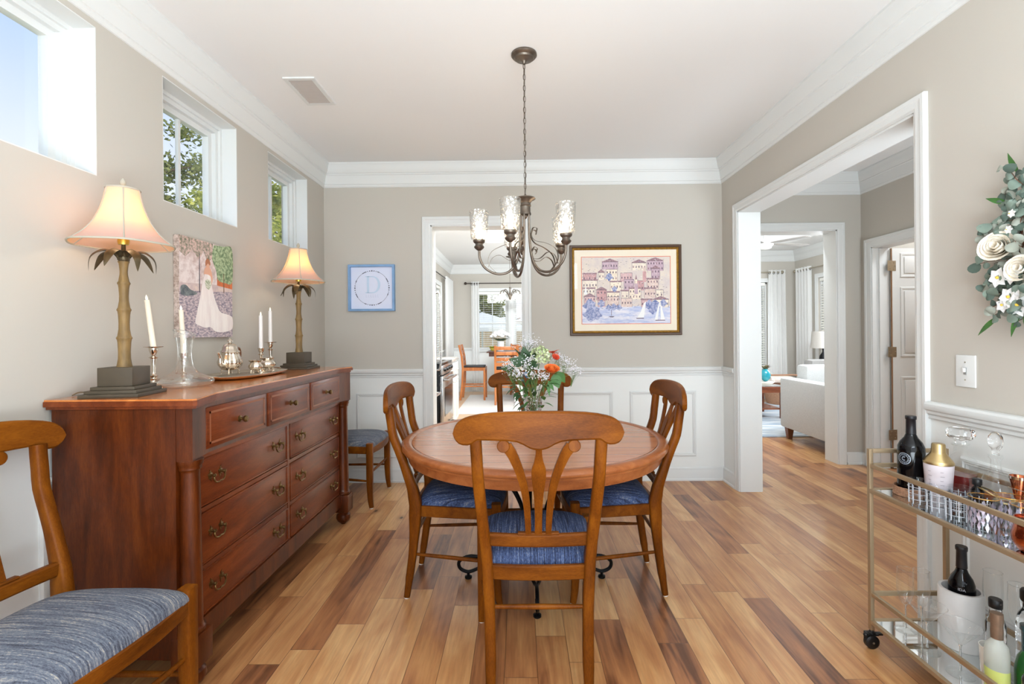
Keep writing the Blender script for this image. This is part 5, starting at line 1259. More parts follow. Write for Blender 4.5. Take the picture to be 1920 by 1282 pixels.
# shaker
shk_body = mat('frosted_shaker_body', (214, 204, 208), .35, noise=.02); brassy = mat('brushed_gold', (186, 162, 116), .28, .95)
t = lathe_thing('cocktail_shaker', 'white cocktail shaker with grey measuring lines and brushed gold top', 'shaker', (1.468, 1.722, Z1),
    [('shaker_body', [(0, 0), (.032, 0), (.034, .003), (.0425, .138), (.0425, .145), (0, .145)], shk_body, 40, 0, 0),
     ('shaker_cap', [(.043, .143), (.0435, .150), (.040, .156), (.024, .178), (.021, .184), (.0195, .210), (.017, .214), (0, .215)], brassy, 40, 0, 0)])
m = MB()
for i in range(6):
    for s_, aa in ((0, 188), (1, 236)):
        z = .045 + i * .015; R_ = .0346 + .0085 * z / .138 + .0004; w_ = .20 if i % 2 else .28
        vs = [((R_) * math.cos(math.radians(aa) + u * w_), R_ * math.sin(math.radians(aa) + u * w_), z + dz) for dz in (0, .0014) for u in (0, .33, .66, 1)]
        m.add(vs, [(0, 1, 5, 4), (1, 2, 6, 5), (2, 3, 7, 6)])
m.build('measuring_marks', mat('mark_grey', (150, 140, 146), .5), t, 0)
# decanters
redliq = mat('red_spirit', (108, 22, 18), .08, coat=.5); amber = mat('amber_spirit', (176, 84, 24), .08, coat=.5)
cg = crystal('decanter_crystal', (252, 252, 252), 40, .25)
t = thing('liquor_decanter', 'square crystal decanter with flat faceted stopper and red spirit behind the shaker', 'decanter', (1.572, 1.752, Z1)); t.scale = (1.12, 1.12, 1.28)
def sq_loft(mb, rows, n=4, rot=PI / 4):
    vs = []; fs = []
    for r, z in rows:
        K = 16; e = []
        for i in range(K): a = 2 * PI * i / K + rot; rr_ = r / max(abs(math.cos(a - rot + PI / 4 - PI / 4)), abs(math.sin(a - rot))) * (1 if n == 4 else 1); e.append((min(rr_, r * 1.3) * math.cos(a), min(rr_, r * 1.3) * math.sin(a), z))
        vs += e
    for k in range(len(rows) - 1):
        for i in range(16): j = (i + 1) % 16; fs.append((k * 16 + i, k * 16 + j, (k + 1) * 16 + j, (k + 1) * 16 + i))
    fs.append(tuple(range(16))[::-1]); fs.append(tuple((len(rows) - 1) * 16 + i for i in range(16))); mb.add(vs, fs); return mb
sq_loft(MB(), [(.034, 0), (.036, .003), (.036, .105), (.033, .115), (.018, .130), (.014, .138), (.014, .155), (.020, .158), (.020, .162)], rot=.5).build('body', glass, t, 30)
sq_loft(MB(), [(.0335, .006), (.0335, .075)], rot=.5).build('liquor', redliq, t, 30)
MB().lathe([(0, .160), (.012, .160), (.014, .168), (.024, .172), (.033, .178), (.036, .186), (.034, .200), (.030, .203), (0, .203)], n=8).build('stopper', cg, t, 20)
t = lathe_thing('liquor_decanter', 'round crystal decanter with ball stopper behind the tumblers', 'decanter', (1.588, 1.640, Z1),
    [('body', [(0, 0), (.044, 0), (.046, .01), (.046, .07), (.040, .09), (.020, .108), (.016, .12), (.016, .138), (.022, .142), (.022, .150), (0, .15)], glass, 36, .02, 12),
     ('liquor', [(0, .006), (.043, .006), (.043, .048), (0, .048)], amber, 30, 0, 0),
     ('stopper', [(0, .148), (.012, .150), (.010, .16), (.013, .165), (.020, .172), (.0235, .185), (.021, .198), (.012, .207), (0, .209)], cg, 24, 0, 0)], k=(.85, 1.29))
# tumblers
def tumbler(label, loc, r=.040, h=.088, m_=None, name='tumbler', grp='cut glass tumblers on the cart top'):
    m_ = m_ or tumbler_glass
    t = thing(name, label, 'glass', loc, 0, grp)
    MB().lathe([(0, 0), (r * .86, 0), (r * .9, .003), (r, h), (r - .0025, h), (r * .86, .014), (0, .012)], n=36).build('glass_body', m_, t, 60)
    c = MB()
    for k in range(10):
        a = 2 * PI * k / 10; c.box(-.0012, .0012, r * .90, r * .955, .006, h * .8); c.xf(Matrix.Rotation(2 * PI / 10, 4, 'Z'))
    for z in (.02, .04, .062): c.lathe([(r * (.9 + .1 * z / h) + .0002, z), (r * (.9 + .1 * z / h) + .0016, z + .0008), (r * (.9 + .1 * z / h) + .0003, z + .002)], n=30, cap=False)
    c.build('cut_lines', cutline, t, 30); return t
tumbler('cut-glass tumbler nearest the wicker coaster in the front row on the cart', (1.400, 1.722, Z1), .033)
tumbler('cut-glass tumbler second from the wicker coaster in the front row', (1.400, 1.645, Z1), .033)
tumbler('cut-glass tumbler third from the wicker coaster in the front row', (1.400, 1.572, Z1), .033)
tumbler('cut-glass tumbler behind the third tumbler and beside the shaker', (1.472, 1.570, Z1), .033)
tumbler('cut-glass tumbler behind the second tumbler, in front of the shaker', (1.470, 1.643, Z1), .030)
dia = mat('iridescent_facets', (196, 186, 204), .12, .35, coat=1)
def goblet(label, loc, r=.040, h=.105):
    t = thing('goblet', label, 'glass', loc, 0, 'gold-rimmed harlequin glasses on the cart')
    MB().lathe([(0, 0), (r * .62, 0), (r * .68, .006), (r * .95, .03), (r, .06), (r * .96, h), (r * .96 - .002, h), (r * .96, .06), (r * .9, .03), (0, .014)], n=36).build('glass_body', tumbler_glass, t, 60)
    m = MB()
    for k in range(12):
        for j in range(4):
            a = 2 * PI * (k + (j % 2) / 2) / 12; z = .022 + j * .016; R_ = r * (.86 + .16 * math.sin(min(1, z / .07) * PI / 2)); d = .125
            m.add([((R_) * math.cos(a - d), R_ * math.sin(a - d), z), ((R_ + .0015) * math.cos(a), (R_ + .0015) * math.sin(a), z - .0145), (R_ * math.cos(a + d), R_ * math.sin(a + d), z), ((R_ + .0015) * math.cos(a), (R_ + .0015) * math.sin(a), z + .0145)], [(0, 1, 2, 3)])
    m.build('diamond_facets', dia, t, 0)
    MB().tube([((r * .955) * math.cos(a), (r * .955) * math.sin(a), h) for a in [2 * PI * i / 36 for i in range(36)]], .0012, 5, closed=True).build('gold_rim', mat('gold_rim', (214, 164, 80), .2, 1), t)
goblet('diamond-faceted gold-rimmed glass in the front row after the tumblers', (1.405, 1.490, Z1), .038)
goblet('gold-rimmed faceted glass behind the front row near the jigger', (1.487, 1.492, Z1), .037)
goblet('gold-rimmed faceted glass nearest the copper mug', (1.455, 1.412, Z1), .036)
t = lathe_thing('bitters_bottle', 'small dark bitters bottle with black cap among the glasses', 'bottle', (1.526, 1.640, Z1),
    [('glass_body', [(0, 0), (.017, 0), (.018, .004), (.018, .075), (.009, .088), (.009, .096), (0, .096)], darkglass, 24, 0, 0), ('cap', [(0, .094), (.0125, .094), (.013, .097), (.013, .112), (.011, .114), (0, .114)], black_rub, 24, 0, 0)])
t = thing('jigger', 'copper and silver double jigger standing on the cart top', 'jigger', (1.575, 1.550, Z1)); t.scale = (1, 1, 1.25)
MB().lathe([(0, .05), (.021, .05 - .046), (.0215, .002), (.0215, .0), (.024, .0), (.012, .055), (.006, .058), (.012, .062), (.0245, .118), (.0235, .118), (.004, .064), (0, .064)][4:], n=30).build('cups', copper, t, 60)
MB().lathe([(.0248, .112), (.0252, .119), (.0235, .119), (.0235, .112)], n=30, cap=False).build('silver_rim', silver, t)
MB().lathe([(.020, 0), (.0245, 0), (.0235, .006), (.019, .006)], n=30, cap=False).build('foot_rim', silver, t)
t = thing('cocktail_strainer', 'brass cocktail strainer with flat looped handle leaning on glasses', 'strainer', (1.532, 1.575, Z1))
MB().tube(bez([(0, .0, .07), (-.012, .03, .085), (-.006, .075, .088), (.008, .078, .086), (.014, .03, .082), (.006, .0, .07)], 6), .0028, 6).build('handle', brassy, t)
MB().lathe([(.03, .066), (.032, .068), (.030, .071), (.012, .069)], (0, -.026, 0), 30, cap=False).build('strainer_disc', brassy, t)
MB().tube([(.02 * math.cos(a), -.026 + .02 * math.sin(a), .062) for a in [2 * PI * i / 30 for i in range(30)]], .002, 5, closed=True).build('coil_spring', silver, t)
MB().lathe([(0, 0), (.02, 0), (.024, .05), (.026, .066), (.024, .066), (.02, .004), (0, .004)], (0, -.026, 0), 28).build('mixing_cup', glass, t)
t = thing('bar_spoon', 'long twisted silver bar spoon lying across the glasses', 'spoon', (1.52, 1.44, Z1 + .112))
P = [(.01, .10 - i * .01, .006 + .0 * i) for i in range(27)]
m = MB(); m.sweep(P, lambda u: [(.0022 * math.cos(a + u * 70), .0014 * math.sin(a + u * 70)) for a in [i * PI / 3 for i in range(6)]]); m.build('shaft', silver, t, 30); MB().ico((.01, -.175, .006), .012, 2, (.8, 1.2, .35)).build('bowl', silver, t)
t = lathe_thing('cocktail_shaker', 'tall pinkish copper shaker at the right edge of the cart', 'shaker', (1.592, 1.465, Z1),
    [('shaker_body', [(0, 0), (.034, 0), (.036, .004), (.041, .16), (.044, .163), (.044, .170), (.040, .172), (0, .172)], mat('rose_satin', (206, 168, 152), .3, .6), 36, 0, 0)], k=(.95, 1.4))
hc = mat('hammered_copper', (208, 124, 92), .16, 1, bump=1.0, nscale=60)
def mug(label, loc, rz):
    t = thing('copper_mug', label, 'mug', loc, rz, 'copper mugs on the cart')
    MB().lathe([(0, 0), (.028, 0), (.036, .006), (.047, .028), (.048, .045), (.042, .07), (.0405, .088), (.042, .092), (.0395, .092), (.039, .08), (.0, .012)], n=40).build('mug_body', hc, t, 60)
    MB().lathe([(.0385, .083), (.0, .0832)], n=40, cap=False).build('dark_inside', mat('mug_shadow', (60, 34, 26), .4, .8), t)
    MB().tube(bez([(.040, 0, .078), (.062, 0, .080), (.072, 0, .055), (.062, 0, .03), (.046, 0, .026)], 6), .004, 8).build('handle', brassy, t)
mug('hammered copper mug at the front right of the cart top', (1.408, 1.345, Z1), -1.2)

# ---- lower shelf
def stemglass(name, label, loc, bowl, stem_h, foot_r, group):
    t = thing(name, label, 'glass', loc, 0, group)
    MB().lathe([(0, .0), (foot_r, .0), (foot_r, .0018), (foot_r * .4, .004), (.004, .010)], n=30, cap=False).build('foot', glass, t, 60)
    MB().lathe([(.004, .009), (.003, .02), (.0028, stem_h - .01), (.005, stem_h)], n=12, cap=False).build('stem', cut_glass, t, 60)
    MB().lathe([(r, z + stem_h) for r, z in bowl], n=36, cap=False).build('bowl', glass, t, 60)
    MB().tube([(bowl[-1][0] * math.cos(a), bowl[-1][0] * math.sin(a), bowl[-1][1] + stem_h) for a in [2 * PI * i / 36 for i in range(36)]], .0008, 4, closed=True).build('rim', cut_glass, t)
fl = [(.004, 0), (.014, .008), (.022, .03), (.0265, .06), (.026, .10), (.0245, .135)]
stemglass('champagne_flute', 'champagne flute nearest the cart post on the lower shelf', (1.43, 1.828, Z2), fl, .095, .033, 'champagne flutes on the lower shelf')
stemglass('champagne_flute', 'champagne flute just behind the first martini glass on the lower shelf', (1.480, 1.815, Z2), fl, .095, .033, 'champagne flutes on the lower shelf')
mt = [(.004, 0), (.012, .006), (.052, .058), (.056, .064)]
stemglass('martini_glass', 'wide martini glass nearest the champagne flutes', (1.417, 1.715, Z2), mt, .095, .038, 'martini glasses on the lower shelf')
stemglass('martini_glass', 'wide martini glass directly in front of the marble chiller', (1.427, 1.597, Z2), mt, .095, .038, 'martini glasses on the lower shelf')
wb = [(.004, 0), (.020, .008), (.034, .03), (.038, .055), (.034, .085), (.031, .10)]
stemglass('wine_glass', 'tall wine glass beside the black wine bottle on the lower shelf', (1.587, 1.652, Z2), fl, .17, .036, 'wine glasses on the lower shelf')
stemglass('wine_glass', 'wine glass at the back beside the big black-capped bottle', (1.593, 1.575, Z2), fl, .165, .034, 'wine glasses on the lower shelf')
marble = mat('white_marble', (222, 220, 218), .3, noise=.12, nscale=6, coat=.3)
t = lathe_thing('wine_chiller', 'white marble wine chiller holding a black bottle on the lower shelf', 'wine chiller', (1.562, 1.745, Z2),
    [('chiller_body', [(0, 0), (.058, 0), (.060, .003), (.060, .155), (.058, .158), (.050, .158), (.049, .155), (.049, .012), (0, .012)], marble, 48, 0, 0)], k=(1.06, 1.26))
t = wine_bottle('black wine bottle leaning in the white marble chiller on the lower shelf', (1.566, 1.745, Z2 + .0155), .335, .038)
bt = bpy.data.curves.new('bottle_text', 'FONT'); bt.body = 'IDA'; bt.size = .013; bt.extrude = .0002; bt.align_x = 'CENTER'
m_txt = mat('label_text_silver', (190, 190, 196), .4)
tmp = bpy.data.objects.new('tmp', bt); S.collection.objects.link(tmp); bpy.context.view_layer.update(); me_ = bpy.data.meshes.new_from_object(tmp.evaluated_get(bpy.context.evaluated_depsgraph_get())); bpy.data.objects.remove(tmp)
me_.materials.clear(); me_.materials.append(m_txt); bo = bpy.data.objects.new('label_lettering', me_); C.objects.link(bo); bo.parent = t
A1 = math.radians(228); bo.location = (.0386 * math.cos(A1), .0386 * math.sin(A1), .188); bo.rotation_euler = (PI / 2, 0, A1 + PI / 2)
clearb = glass
t = lathe_thing('glass_bottle', 'clear glass bottle with large black stopper at the right of the lower shelf', 'bottle', (1.552, 1.497, Z2),
    [('glass_body', [(0, 0), (.038, 0), (.040, .004), (.040, .15), (.034, .172), (.020, .188), (.019, .205), (0, .205)], cg, 36, .02, 12), ('stopper', [(0, .203), (.026, .203), (.028, .207), (.028, .224), (.024, .228), (0, .228)], black_rub, 30, 0, 0)], k=(.85, 1.42))
t = lathe_thing('glass_bottle', 'small clear bottle with thin black cap behind the cork-topped bottle', 'bottle', (1.513, 1.567, Z2),
    [('glass_body', [(0, 0), (.026, 0), (.028, .004), (.028, .13), (.018, .15), (.016, .168), (0, .168)], cg, 30, 0, 0), ('cap', [(0, .166), (.019, .166), (.0195, .170), (.0195, .184), (.017, .186), (0, .186)], black_rub, 28, 0, 0)], k=(.9, 1.4))
frost = clear_white('frosted_clear_glass', .62, (212, 216, 206)); lime = mat('lime_liqueur', (206, 216, 120), .25, coat=.4); cork = mat('metal_cork', (128, 106, 88), .4, .4, noise=.3, nscale=20)
t = lathe_thing('liqueur_bottle', 'frosted bottle of pale lime liqueur with a ribbed cork stopper, front of the lower shelf', 'bottle', (1.405, 1.452, Z2),
    [('lower_body', [(0, 0), (.030, 0), (.032, .004), (.032, .085), (0, .085)], lime, 36, 0, 0), ('upper_body', [(.032, .085), (.032, .118), (.028, .132), (.016, .142), (.0145, .15), (0, .15)], frost, 36, 0, 0), ('cork_stopper', [(0, .146), (.016, .146), (.0165, .16), (.0155, .172), (.0175, .186), (.0165, .198), (0, .2)], cork, 24, 0, 0)], k=(.9, 1.42))
t = lathe_thing('glass_bottle', 'squat green glass bottle with dark green wired cap', 'bottle', (1.482, 1.435, Z2),
    [('glass_body', [(0, 0), (.036, 0), (.038, .004), (.038, .085), (.030, .11), (.018, .125), (0, .126)], mat('green_glass', (28, 96, 40), .06, coat=1), 36, 0, 0), ('cap', [(0, .122), (.018, .122), (.019, .13), (.019, .165), (.023, .168), (.023, .178), (0, .18)], mat('teal_cap', (40, 70, 74), .25, coat=.6), 28, 0, 0)], k=(.85, 1.42))
t = lathe_thing('glass_bottle', 'small bottle with red-brown cap at the front right edge of the lower shelf', 'bottle', (1.412, 1.350, Z2),
    [('glass_body', [(0, 0), (.026, 0), (.028, .004), (.028, .10), (.016, .118), (0, .118)], cg, 30, 0, 0), ('cap', [(0, .116), (.016, .116), (.017, .12), (.017, .15), (0, .152)], mat('maroon_cap', (74, 32, 30), .4), 24, 0, 0)], k=(1, 1.5))
t = thing('printed_cup', 'white cup with black printed bars beside the marble chiller', 'cup', (1.442, 1.505, Z2)); t.scale = (.85, .85, 1.5)
MB().lathe([(0, 0), (.026, 0), (.028, .003), (.037, .098), (.0345, .098), (.026, .008), (0, .006)], n=36).build('cup_body', mat('glazed_white', (232, 228, 220), .2, coat=.5), t, 60)
m = MB()
for a, w_, z0, z1 in ((200, .10, .03, .07), (212, .10, .045, .085), (226, .06, .02, .06), (240, .12, .035, .05), (240, .12, .06, .075)):
    vs = []
    for z in (z0, z1):
        R_ = .0278 + (.0095) * z / .098 + .0004
        for u in (0, .5, 1): vs.append((R_ * math.cos(math.radians(a) + u * w_), R_ * math.sin(math.radians(a) + u * w_), z))
    m.add(vs, [(0, 1, 4, 3), (1, 2, 5, 4)])
m.build('printed_bars', black_rub, t, 0)
# ================================================================== blinds and curtains
blind_m = mat('blind_white', (236, 234, 226), .5)
def blind(label, axis, p, a0, a1, z0, z1, tilt=.35, pitch=.042):
    mid = (a0 + a1) / 2; t = thing('window_blind', label, 'blind', (p, mid, z0) if axis == 'x' else (mid, p, z0))
    m = MB(); hw = (a1 - a0) / 2; n = int((z1 - z0 - .05) / pitch)
    for i in range(n):
        z = .02 + i * pitch; c, s = .022 * math.cos(tilt), .022 * math.sin(tilt)
        if axis == 'x': vs = [(-c, -hw, z - s), (c, -hw, z + s), (c, hw, z + s), (-c, hw, z - s)]
        else: vs = [(-hw, -c, z - s), (-hw, c, z + s), (hw, c, z + s), (hw, -c, z - s)]
        m.add(vs + [(x, y, zz + .0025) for x, y, zz in vs], [(0, 1, 2, 3), (7, 6, 5, 4), (0, 4, 5, 1), (1, 5, 6, 2), (2, 6, 7, 3), (3, 7, 4, 0)])
    m.build('slats', blind_m, t, 0)
    H = z1 - z0
    (MB().box(-.025, .025, -hw, hw, H - .05, H) if axis == 'x' else MB().box(-hw, hw, -.025, .025, H - .05, H)).build('headrail', blind_m, t, 0)
    (MB().box(-.02, .02, -hw, hw, 0, .014) if axis == 'x' else MB().box(-hw, hw, -.02, .02, 0, .014)).build('bottom_rail', blind_m, t, 0)
    m = MB()
    for s in (-.6, .6): (m.box(-.001, .001, s * hw - .002, s * hw + .002, 0, H) if axis == 'x' else m.box(s * hw - .002, s * hw + .002, -.001, .001, 0, H))
    m.build('ladder_cords', blind_m, t, 0)
blind('white slatted blind in the left pane of the kitchen far window', 'y', KY + .028, -.895, -.285, .9, 2.09, .12)
blind('white slatted blind in the right pane of the kitchen far window', 'y', KY + .028, -.115, .495, .9, 2.09, .12)
blind('white slatted blind in the nearer kitchen left window', 'x', KX - .028, 6.985, 7.815, .98, 2.09, .7)
blind('white slatted blind in the farther kitchen left window', 'x', KX - .028, 8.085, 8.915, .53, 2.09, .7)
blind('white slatted blind in the living room back window', 'y', LY + .028, 3.335, 4.425, .49, 2.09, .3)
blind('white slatted blind in the living room right window', 'x', LX + .028, 6.935, 8.085, .49, 2.09, .3)
sheer, nt, b, out = newmat('sheer_curtain'); nt.nodes.remove(b); df = N(nt, 'ShaderNodeBsdfDiffuse'); df.inputs[0].default_value = lin(250, 250, 249); tl = N(nt, 'ShaderNodeBsdfTranslucent'); tl.inputs[0].default_value = lin(252, 252, 250)
ms = N(nt, 'ShaderNodeMixShader'); ms.inputs[0].default_value = .45; nt.links.new(df.outputs[0], ms.inputs[1]); nt.links.new(tl.outputs[0], ms.inputs[2]); nt.links.new(ms.outputs[0], out.inputs[0])
def curtain(label, axis, p, a0, a1, z0, z1, waves=5, amp=.03, flare=1.0):
    mid = (a0 + a1) / 2; t = thing('curtain', label, 'curtain', (p, mid, 0) if axis == 'x' else (mid, p, 0))
    n, k = waves * 12, 10; vs = []; fs = []; hw = (a1 - a0) / 2
    for j in range(k + 1):
        v = j / k; z = z0 + (z1 - z0) * v; w = hw * (flare + (1 - flare) * v)
        for i in range(n + 1):
            u = i / n; d = amp * math.sin(u * waves * 2 * PI + .3 * math.sin(v * 3)) ; a = (2 * u - 1) * w
            vs.append((d, a, z) if axis == 'x' else (a, d, z))
    for j in range(k):
        for i in range(n): q_ = j * (n + 1) + i; fs.append((q_, q_ + 1, q_ + n + 2, q_ + n + 1))
    m = MB(); m.add(vs, fs); m.build('cloth', sheer, t, 80)
    m = MB()
    for i in range(waves * 2):
        a = -hw + 2 * hw * (i + .5) / (waves * 2); c = (0, a, z1 - .05) if axis == 'x' else (a, 0, z1 - .05)
        m.tube([(c[0] + (0.003 if axis == 'x' else .02 * math.cos(b_)), c[1] + (.02 * math.cos(b_) if axis == 'x' else .003), c[2] + .02 * math.sin(b_)) for b_ in [2 * PI * q_ / 12 for q_ in range(12)]], .004, 5, closed=True)
    m.build('grommets', iron, t, 50)
rodm = mat('dark_bronze_rod', (62, 54, 50), .4, .6)
def rod(label, axis, p, a0, a1, z, m_=rodm, proj=1):
    mid = (a0 + a1) / 2; t = thing('curtain_rod', label, 'curtain rod', (p, mid, z) if axis == 'x' else (mid, p, z)); h = (a1 - a0) / 2
    f = (lambda a, d=0, e=0: (d, a, e)) if axis == 'x' else (lambda a, d=0, e=0: (a, d, e))
    MB().tube([f(-h), f(0), f(h)], .0095, 10).build('pole', m_, t, 50)
    for s in (-1, 1): MB().ico(f(s * (h + .02)), .03, 2).build('finial', m_, t, 60)
    for s in (-1, 1): MB().tube([f(s * (h - .08)), f(s * (h - .08), proj * .085, 0)], .007, 6).build('bracket', m_, t, 50)
curtain('white curtain panel left of the kitchen far window', 'y', KY - .085, -1.02, -.86, .03, 2.3, 3, .016)
rod('dark curtain rod with ball finial over the kitchen far window', 'y', KY - .085, -1.12, .80, 2.265)
curtain('white curtain panel in the far left corner of the kitchen', 'x', KX + .085, 9.0, 9.95, .1, 2.29, 6, .03)
rod('dark curtain rod over the kitchen left window', 'x', KX + .085, 6.6, 9.5, 2.25, proj=-1)
curtain('long white curtain left of the living room corner', 'y', LY - .09, 4.44, 4.74, .02, 2.31, 4, .022, 1.2)
rod('thin curtain rod over the living room back window', 'y', LY - .09, 2.9, 4.66, 2.27, nickel)
curtain('long white curtain right of the living room corner', 'x', LX - .09, 8.17, 8.60, .02, 2.31, 5, .025, 1.0)
rod('thin curtain rod over the living room right window', 'x', LX - .09, 6.6, 8.62, 2.27, nickel)

# ================================================================== kitchen
steel = mat('stainless_steel', (196, 196, 196), .22, 1); cab = mat('white_cabinet', (228, 227, 224), .4); counter = mat('pale_granite', (206, 200, 192), .2, noise=.2, nscale=80)
blackg = mat('black_gloss', (14, 14, 15), .12)
t = thing('refrigerator', 'stainless refrigerator edge just inside the kitchen doorway, left', 'refrigerator', (-1.16, 4.58, 0))
MB().rbox(-.30, .27, -.34, .34, .02, 1.76, .006).build('cabinet_body', steel, t, 30)
MB().rbox(.272, .312, -.335, .335, .72, 1.75, .008).build('door', steel, t, 30); MB().rbox(.272, .312, -.335, .335, .05, .70, .008).build('freezer_drawer', steel, t, 30)
MB().tube(bez([(.312, .29, .86), (.352, .285, .90), (.362, .285, 1.2), (.352, .285, 1.6), (.312, .29, 1.64)], 6), .010, 8).build('handle', steel, t)
MB().tube(bez([(.312, -.26, .64), (.352, -.25, .64), (.356, 0, .64), (.352, .25, .64), (.312, .26, .64)], 6), .010, 8).build('handle', steel, t)
t = thing('range', 'stainless oven range with black side and glass cooktop in the kitchen', 'oven', (-1.14, 5.34, 0))
MB().rbox(-.32, .30, -.37, .37, .05, .90, .003).build('oven_body', blackg, t, 30)
MB().rbox(-.32, .33, -.375, .375, .902, .922, .004).build('cooktop', blackg, t, 30)
MB().rbox(.302, .335, -.37, .37, .80, .90, .006).build('control_panel', steel, t, 30)
d = MB().rbox(.302, .34, -.365, .365, .26, .79, .006).build('oven_door', steel, t, 30); MB().box(.3405, .343, -.26, .26, .36, .66).build('door_window', blackg, d, 0); MB().tube([(.342, -.32, .745), (.385, -.31, .745), (.385, 0, .745), (.385, .31, .745), (.342, .32, .745)], .011, 8).build('handle', steel, d)
d = MB().rbox(.302, .338, -.365, .365, .06, .25, .006).build('warming_drawer', steel, t, 30); MB().tube([(.34, -.32, .215), (.38, -.31, .215), (.38, .31, .215), (.34, .32, .215)], .010, 8).build('handle', blackg, d)
for k in range(4): MB().lathe([(.02, .335), (.02, .35), (.014, .358), (0, .36)], (0, -.24 + .16 * k, .85), 16, 'x').build('knob', blackg, t)
t = thing('base_cabinet', 'white kitchen base cabinet beyond the oven', 'cabinet', (-1.14, 6.08, 0))
MB().box(-.32, .29, -.35, .35, .1, .88).box(-.32, .24, -.35, .35, 0, .1).build('cabinet_body', cab, t, 0)
for y0, y1 in ((-.345, -.003), (.003, .345)):
    d = MB().rbox(.292, .310, y0, y1, .12, .68, .002).build('door', cab, t, 30); MB().molding([(.310, y0 + .04, .16), (.310, y0 + .04, .64), (.310, y1 - .04, .64), (.310, y1 - .04, .16)], (1, 0, 0), [(0, 0), (.004, .006), (.012, .006), (.016, 0)], True).build('door_frame', cab, d, 0)
    MB().tube([(.31, (y0 + y1) / 2 - .04, .63), (.335, (y0 + y1) / 2 - .035, .63), (.335, (y0 + y1) / 2 + .035, .63), (.31, (y0 + y1) / 2 + .04, .63)], .005, 6).build('handle', nickel, d)
    d = MB().rbox(.292, .310, y0, y1, .70, .86, .002).build('drawer', cab, t, 30); MB().tube([(.31, (y0 + y1) / 2 - .04, .78), (.335, (y0 + y1) / 2 - .035, .78), (.335, (y0 + y1) / 2 + .035, .78), (.31, (y0 + y1) / 2 + .04, .78)], .005, 6).build('handle', nickel, d)
tag(MB().rbox(-1.468, -.825, 5.725, 6.45, .882, .918, .004).build('countertop', counter), 'pale granite countertop over the white cabinet beyond the oven', 'countertop')
t = thing('kitchen_island', 'white kitchen island end seen past the far dining chair', 'kitchen island', (.40, 6.0, 0))
MB().box(-.47, .5, -.7, .7, 0, .87).build('island_body', cab, t, 0); MB().rbox(-.49, .52, -.73, .73, .872, .905, .004).build('worktop', counter, t)
tag(MB().box(-1.0, 1.4, 7.35, 9.55, .002, .014).build('area_rug', mat('white_rug', (230, 228, 224), .95, noise=.05, nscale=60)), 'pale rug under the kitchen breakfast table', 'rug')
# counter-height table and chairs
bw = wood('breakfast_oak', [(140, 78, 36), (178, 106, 56), (198, 126, 72)], (5, 5, 1.2), 8); bwd = wood('breakfast_dark', [(66, 32, 22), (88, 46, 32), (104, 58, 40)], (1, 5, 5), 8); blk = mat('black_seat_pad', (32, 30, 32), .5)
t = thing('breakfast_table', 'square dark-topped counter-height breakfast table in the kitchen', 'table', (.12, 9.0, .014))
MB().rbox(-.72, .62, -.50, .50, .865, .885, .004).build('tabletop', bwd, t); MB().box(-.68, .58, -.46, .46, .80, .865).build('apron', bwd, t, 0)
for x, y in ((-.2, -.18), (.2, -.18), (.2, .18), (-.2, .18)): MB().rbox(x - .04, x + .04, y - .04, y + .04, 0, .80, .004).build('leg', bwd, t)
MB().box(-.3, .3, -.28, .28, .2, .23).build('lower_shelf', bwd, t, 0)
def counter_chair(label, loc, rz):
    t = thing('counter_chair', label, 'chair', loc, rz, 'slat-back counter chairs in the kitchen')
    for s in (-1, 1):
        MB().sweep([(s * .19, -.24, 0), (s * .19, -.20, .3), (s * .19, -.19, .58), (s * .19, -.21, .8), (s * .19, -.255, 1.0)], rrect(.036, .04, .004), up=(0, 1, 0)).build('leg', bw, t)
        MB().sweep([(s * .2, .2, 0), (s * .2, .2, .59)], rrect(.036, .036, .004), up=(0, 1, 0)).build('leg', bw, t)
    for z, y in ((.955, -.243), (.865, -.222), (.765, -.205), (.68, -.198)): MB().rbox(-.175, .175, y - .009, y + .009, z - .03, z + .03, .003).build('back_slat', bw, t)
    MB().box(-.2, .2, -.2, .215, .53, .59).build('seat_frame', bw, t, 0); MB().rbox(-.195, .195, -.185, .2, .591, .618, .012).build('seat_pad', blk, t)
    for a, b in (((-.19, -.2, .25), (-.2, .2, .25)), ((.19, -.2, .25), (.2, .2, .25)), ((-.2, .2, .3), (.2, .2, .3)), ((-.19, -.205, .3), (.19, -.205, .3))): MB().sweep([a, b], rrect(.018, .026, .003)).build('stretcher', bw, t)
counter_chair('slat-back counter chair at the left end of the breakfast table, seen side-on', (-.86, 8.98, .015), -PI / 2)
counter_chair('slat-back counter chair on the near side of the breakfast table, back to us', (-.24, 8.40, .015), 0)
counter_chair('slat-back counter chair on the near side, mostly behind the bouquet', (.22, 8.40, .015), 0)
counter_chair('slat-back counter chair on the window side of the breakfast table', (.0, 9.72, 0.0), PI)
t = thing('flower_vase', 'white ribbed vase of white flowers on the breakfast table', 'vase', (-.37, 8.98, .90))
MB().lathe([(0, 0), (.05, 0), (.055, .01), (.058, .17), (.053, .17), (.05, .01), (0, .008)], n=40, flute=.05, fn=14).build('body', mat('white_ribbed_vase', (226, 228, 232), .4), t, 60)
m = MB()
for k in range(26):
    a = k * 2.4; r = .17 * math.sqrt((k + .5) / 26); m.ico((r * math.cos(a), r * math.sin(a), .27 + .07 * math.cos(r * 8) + random.uniform(-.02, .02)), .045, 1, (1, 1, .8), .15)
m.build('blossoms', whitep, t, 60)
m = MB()
for k in range(16): a = k * 2.4; leaf(m, (.05 * math.cos(a), .05 * math.sin(a), .18), (math.cos(a), math.sin(a), .7), (0, 0, 1), .15, .02, .3)
m.build('leaves', leafd, t, 60)
t = thing('fruit_bowl', 'yellow-green plant bowl left of the white flowers on the breakfast table', 'bowl', (-.52, 9.2, .90))
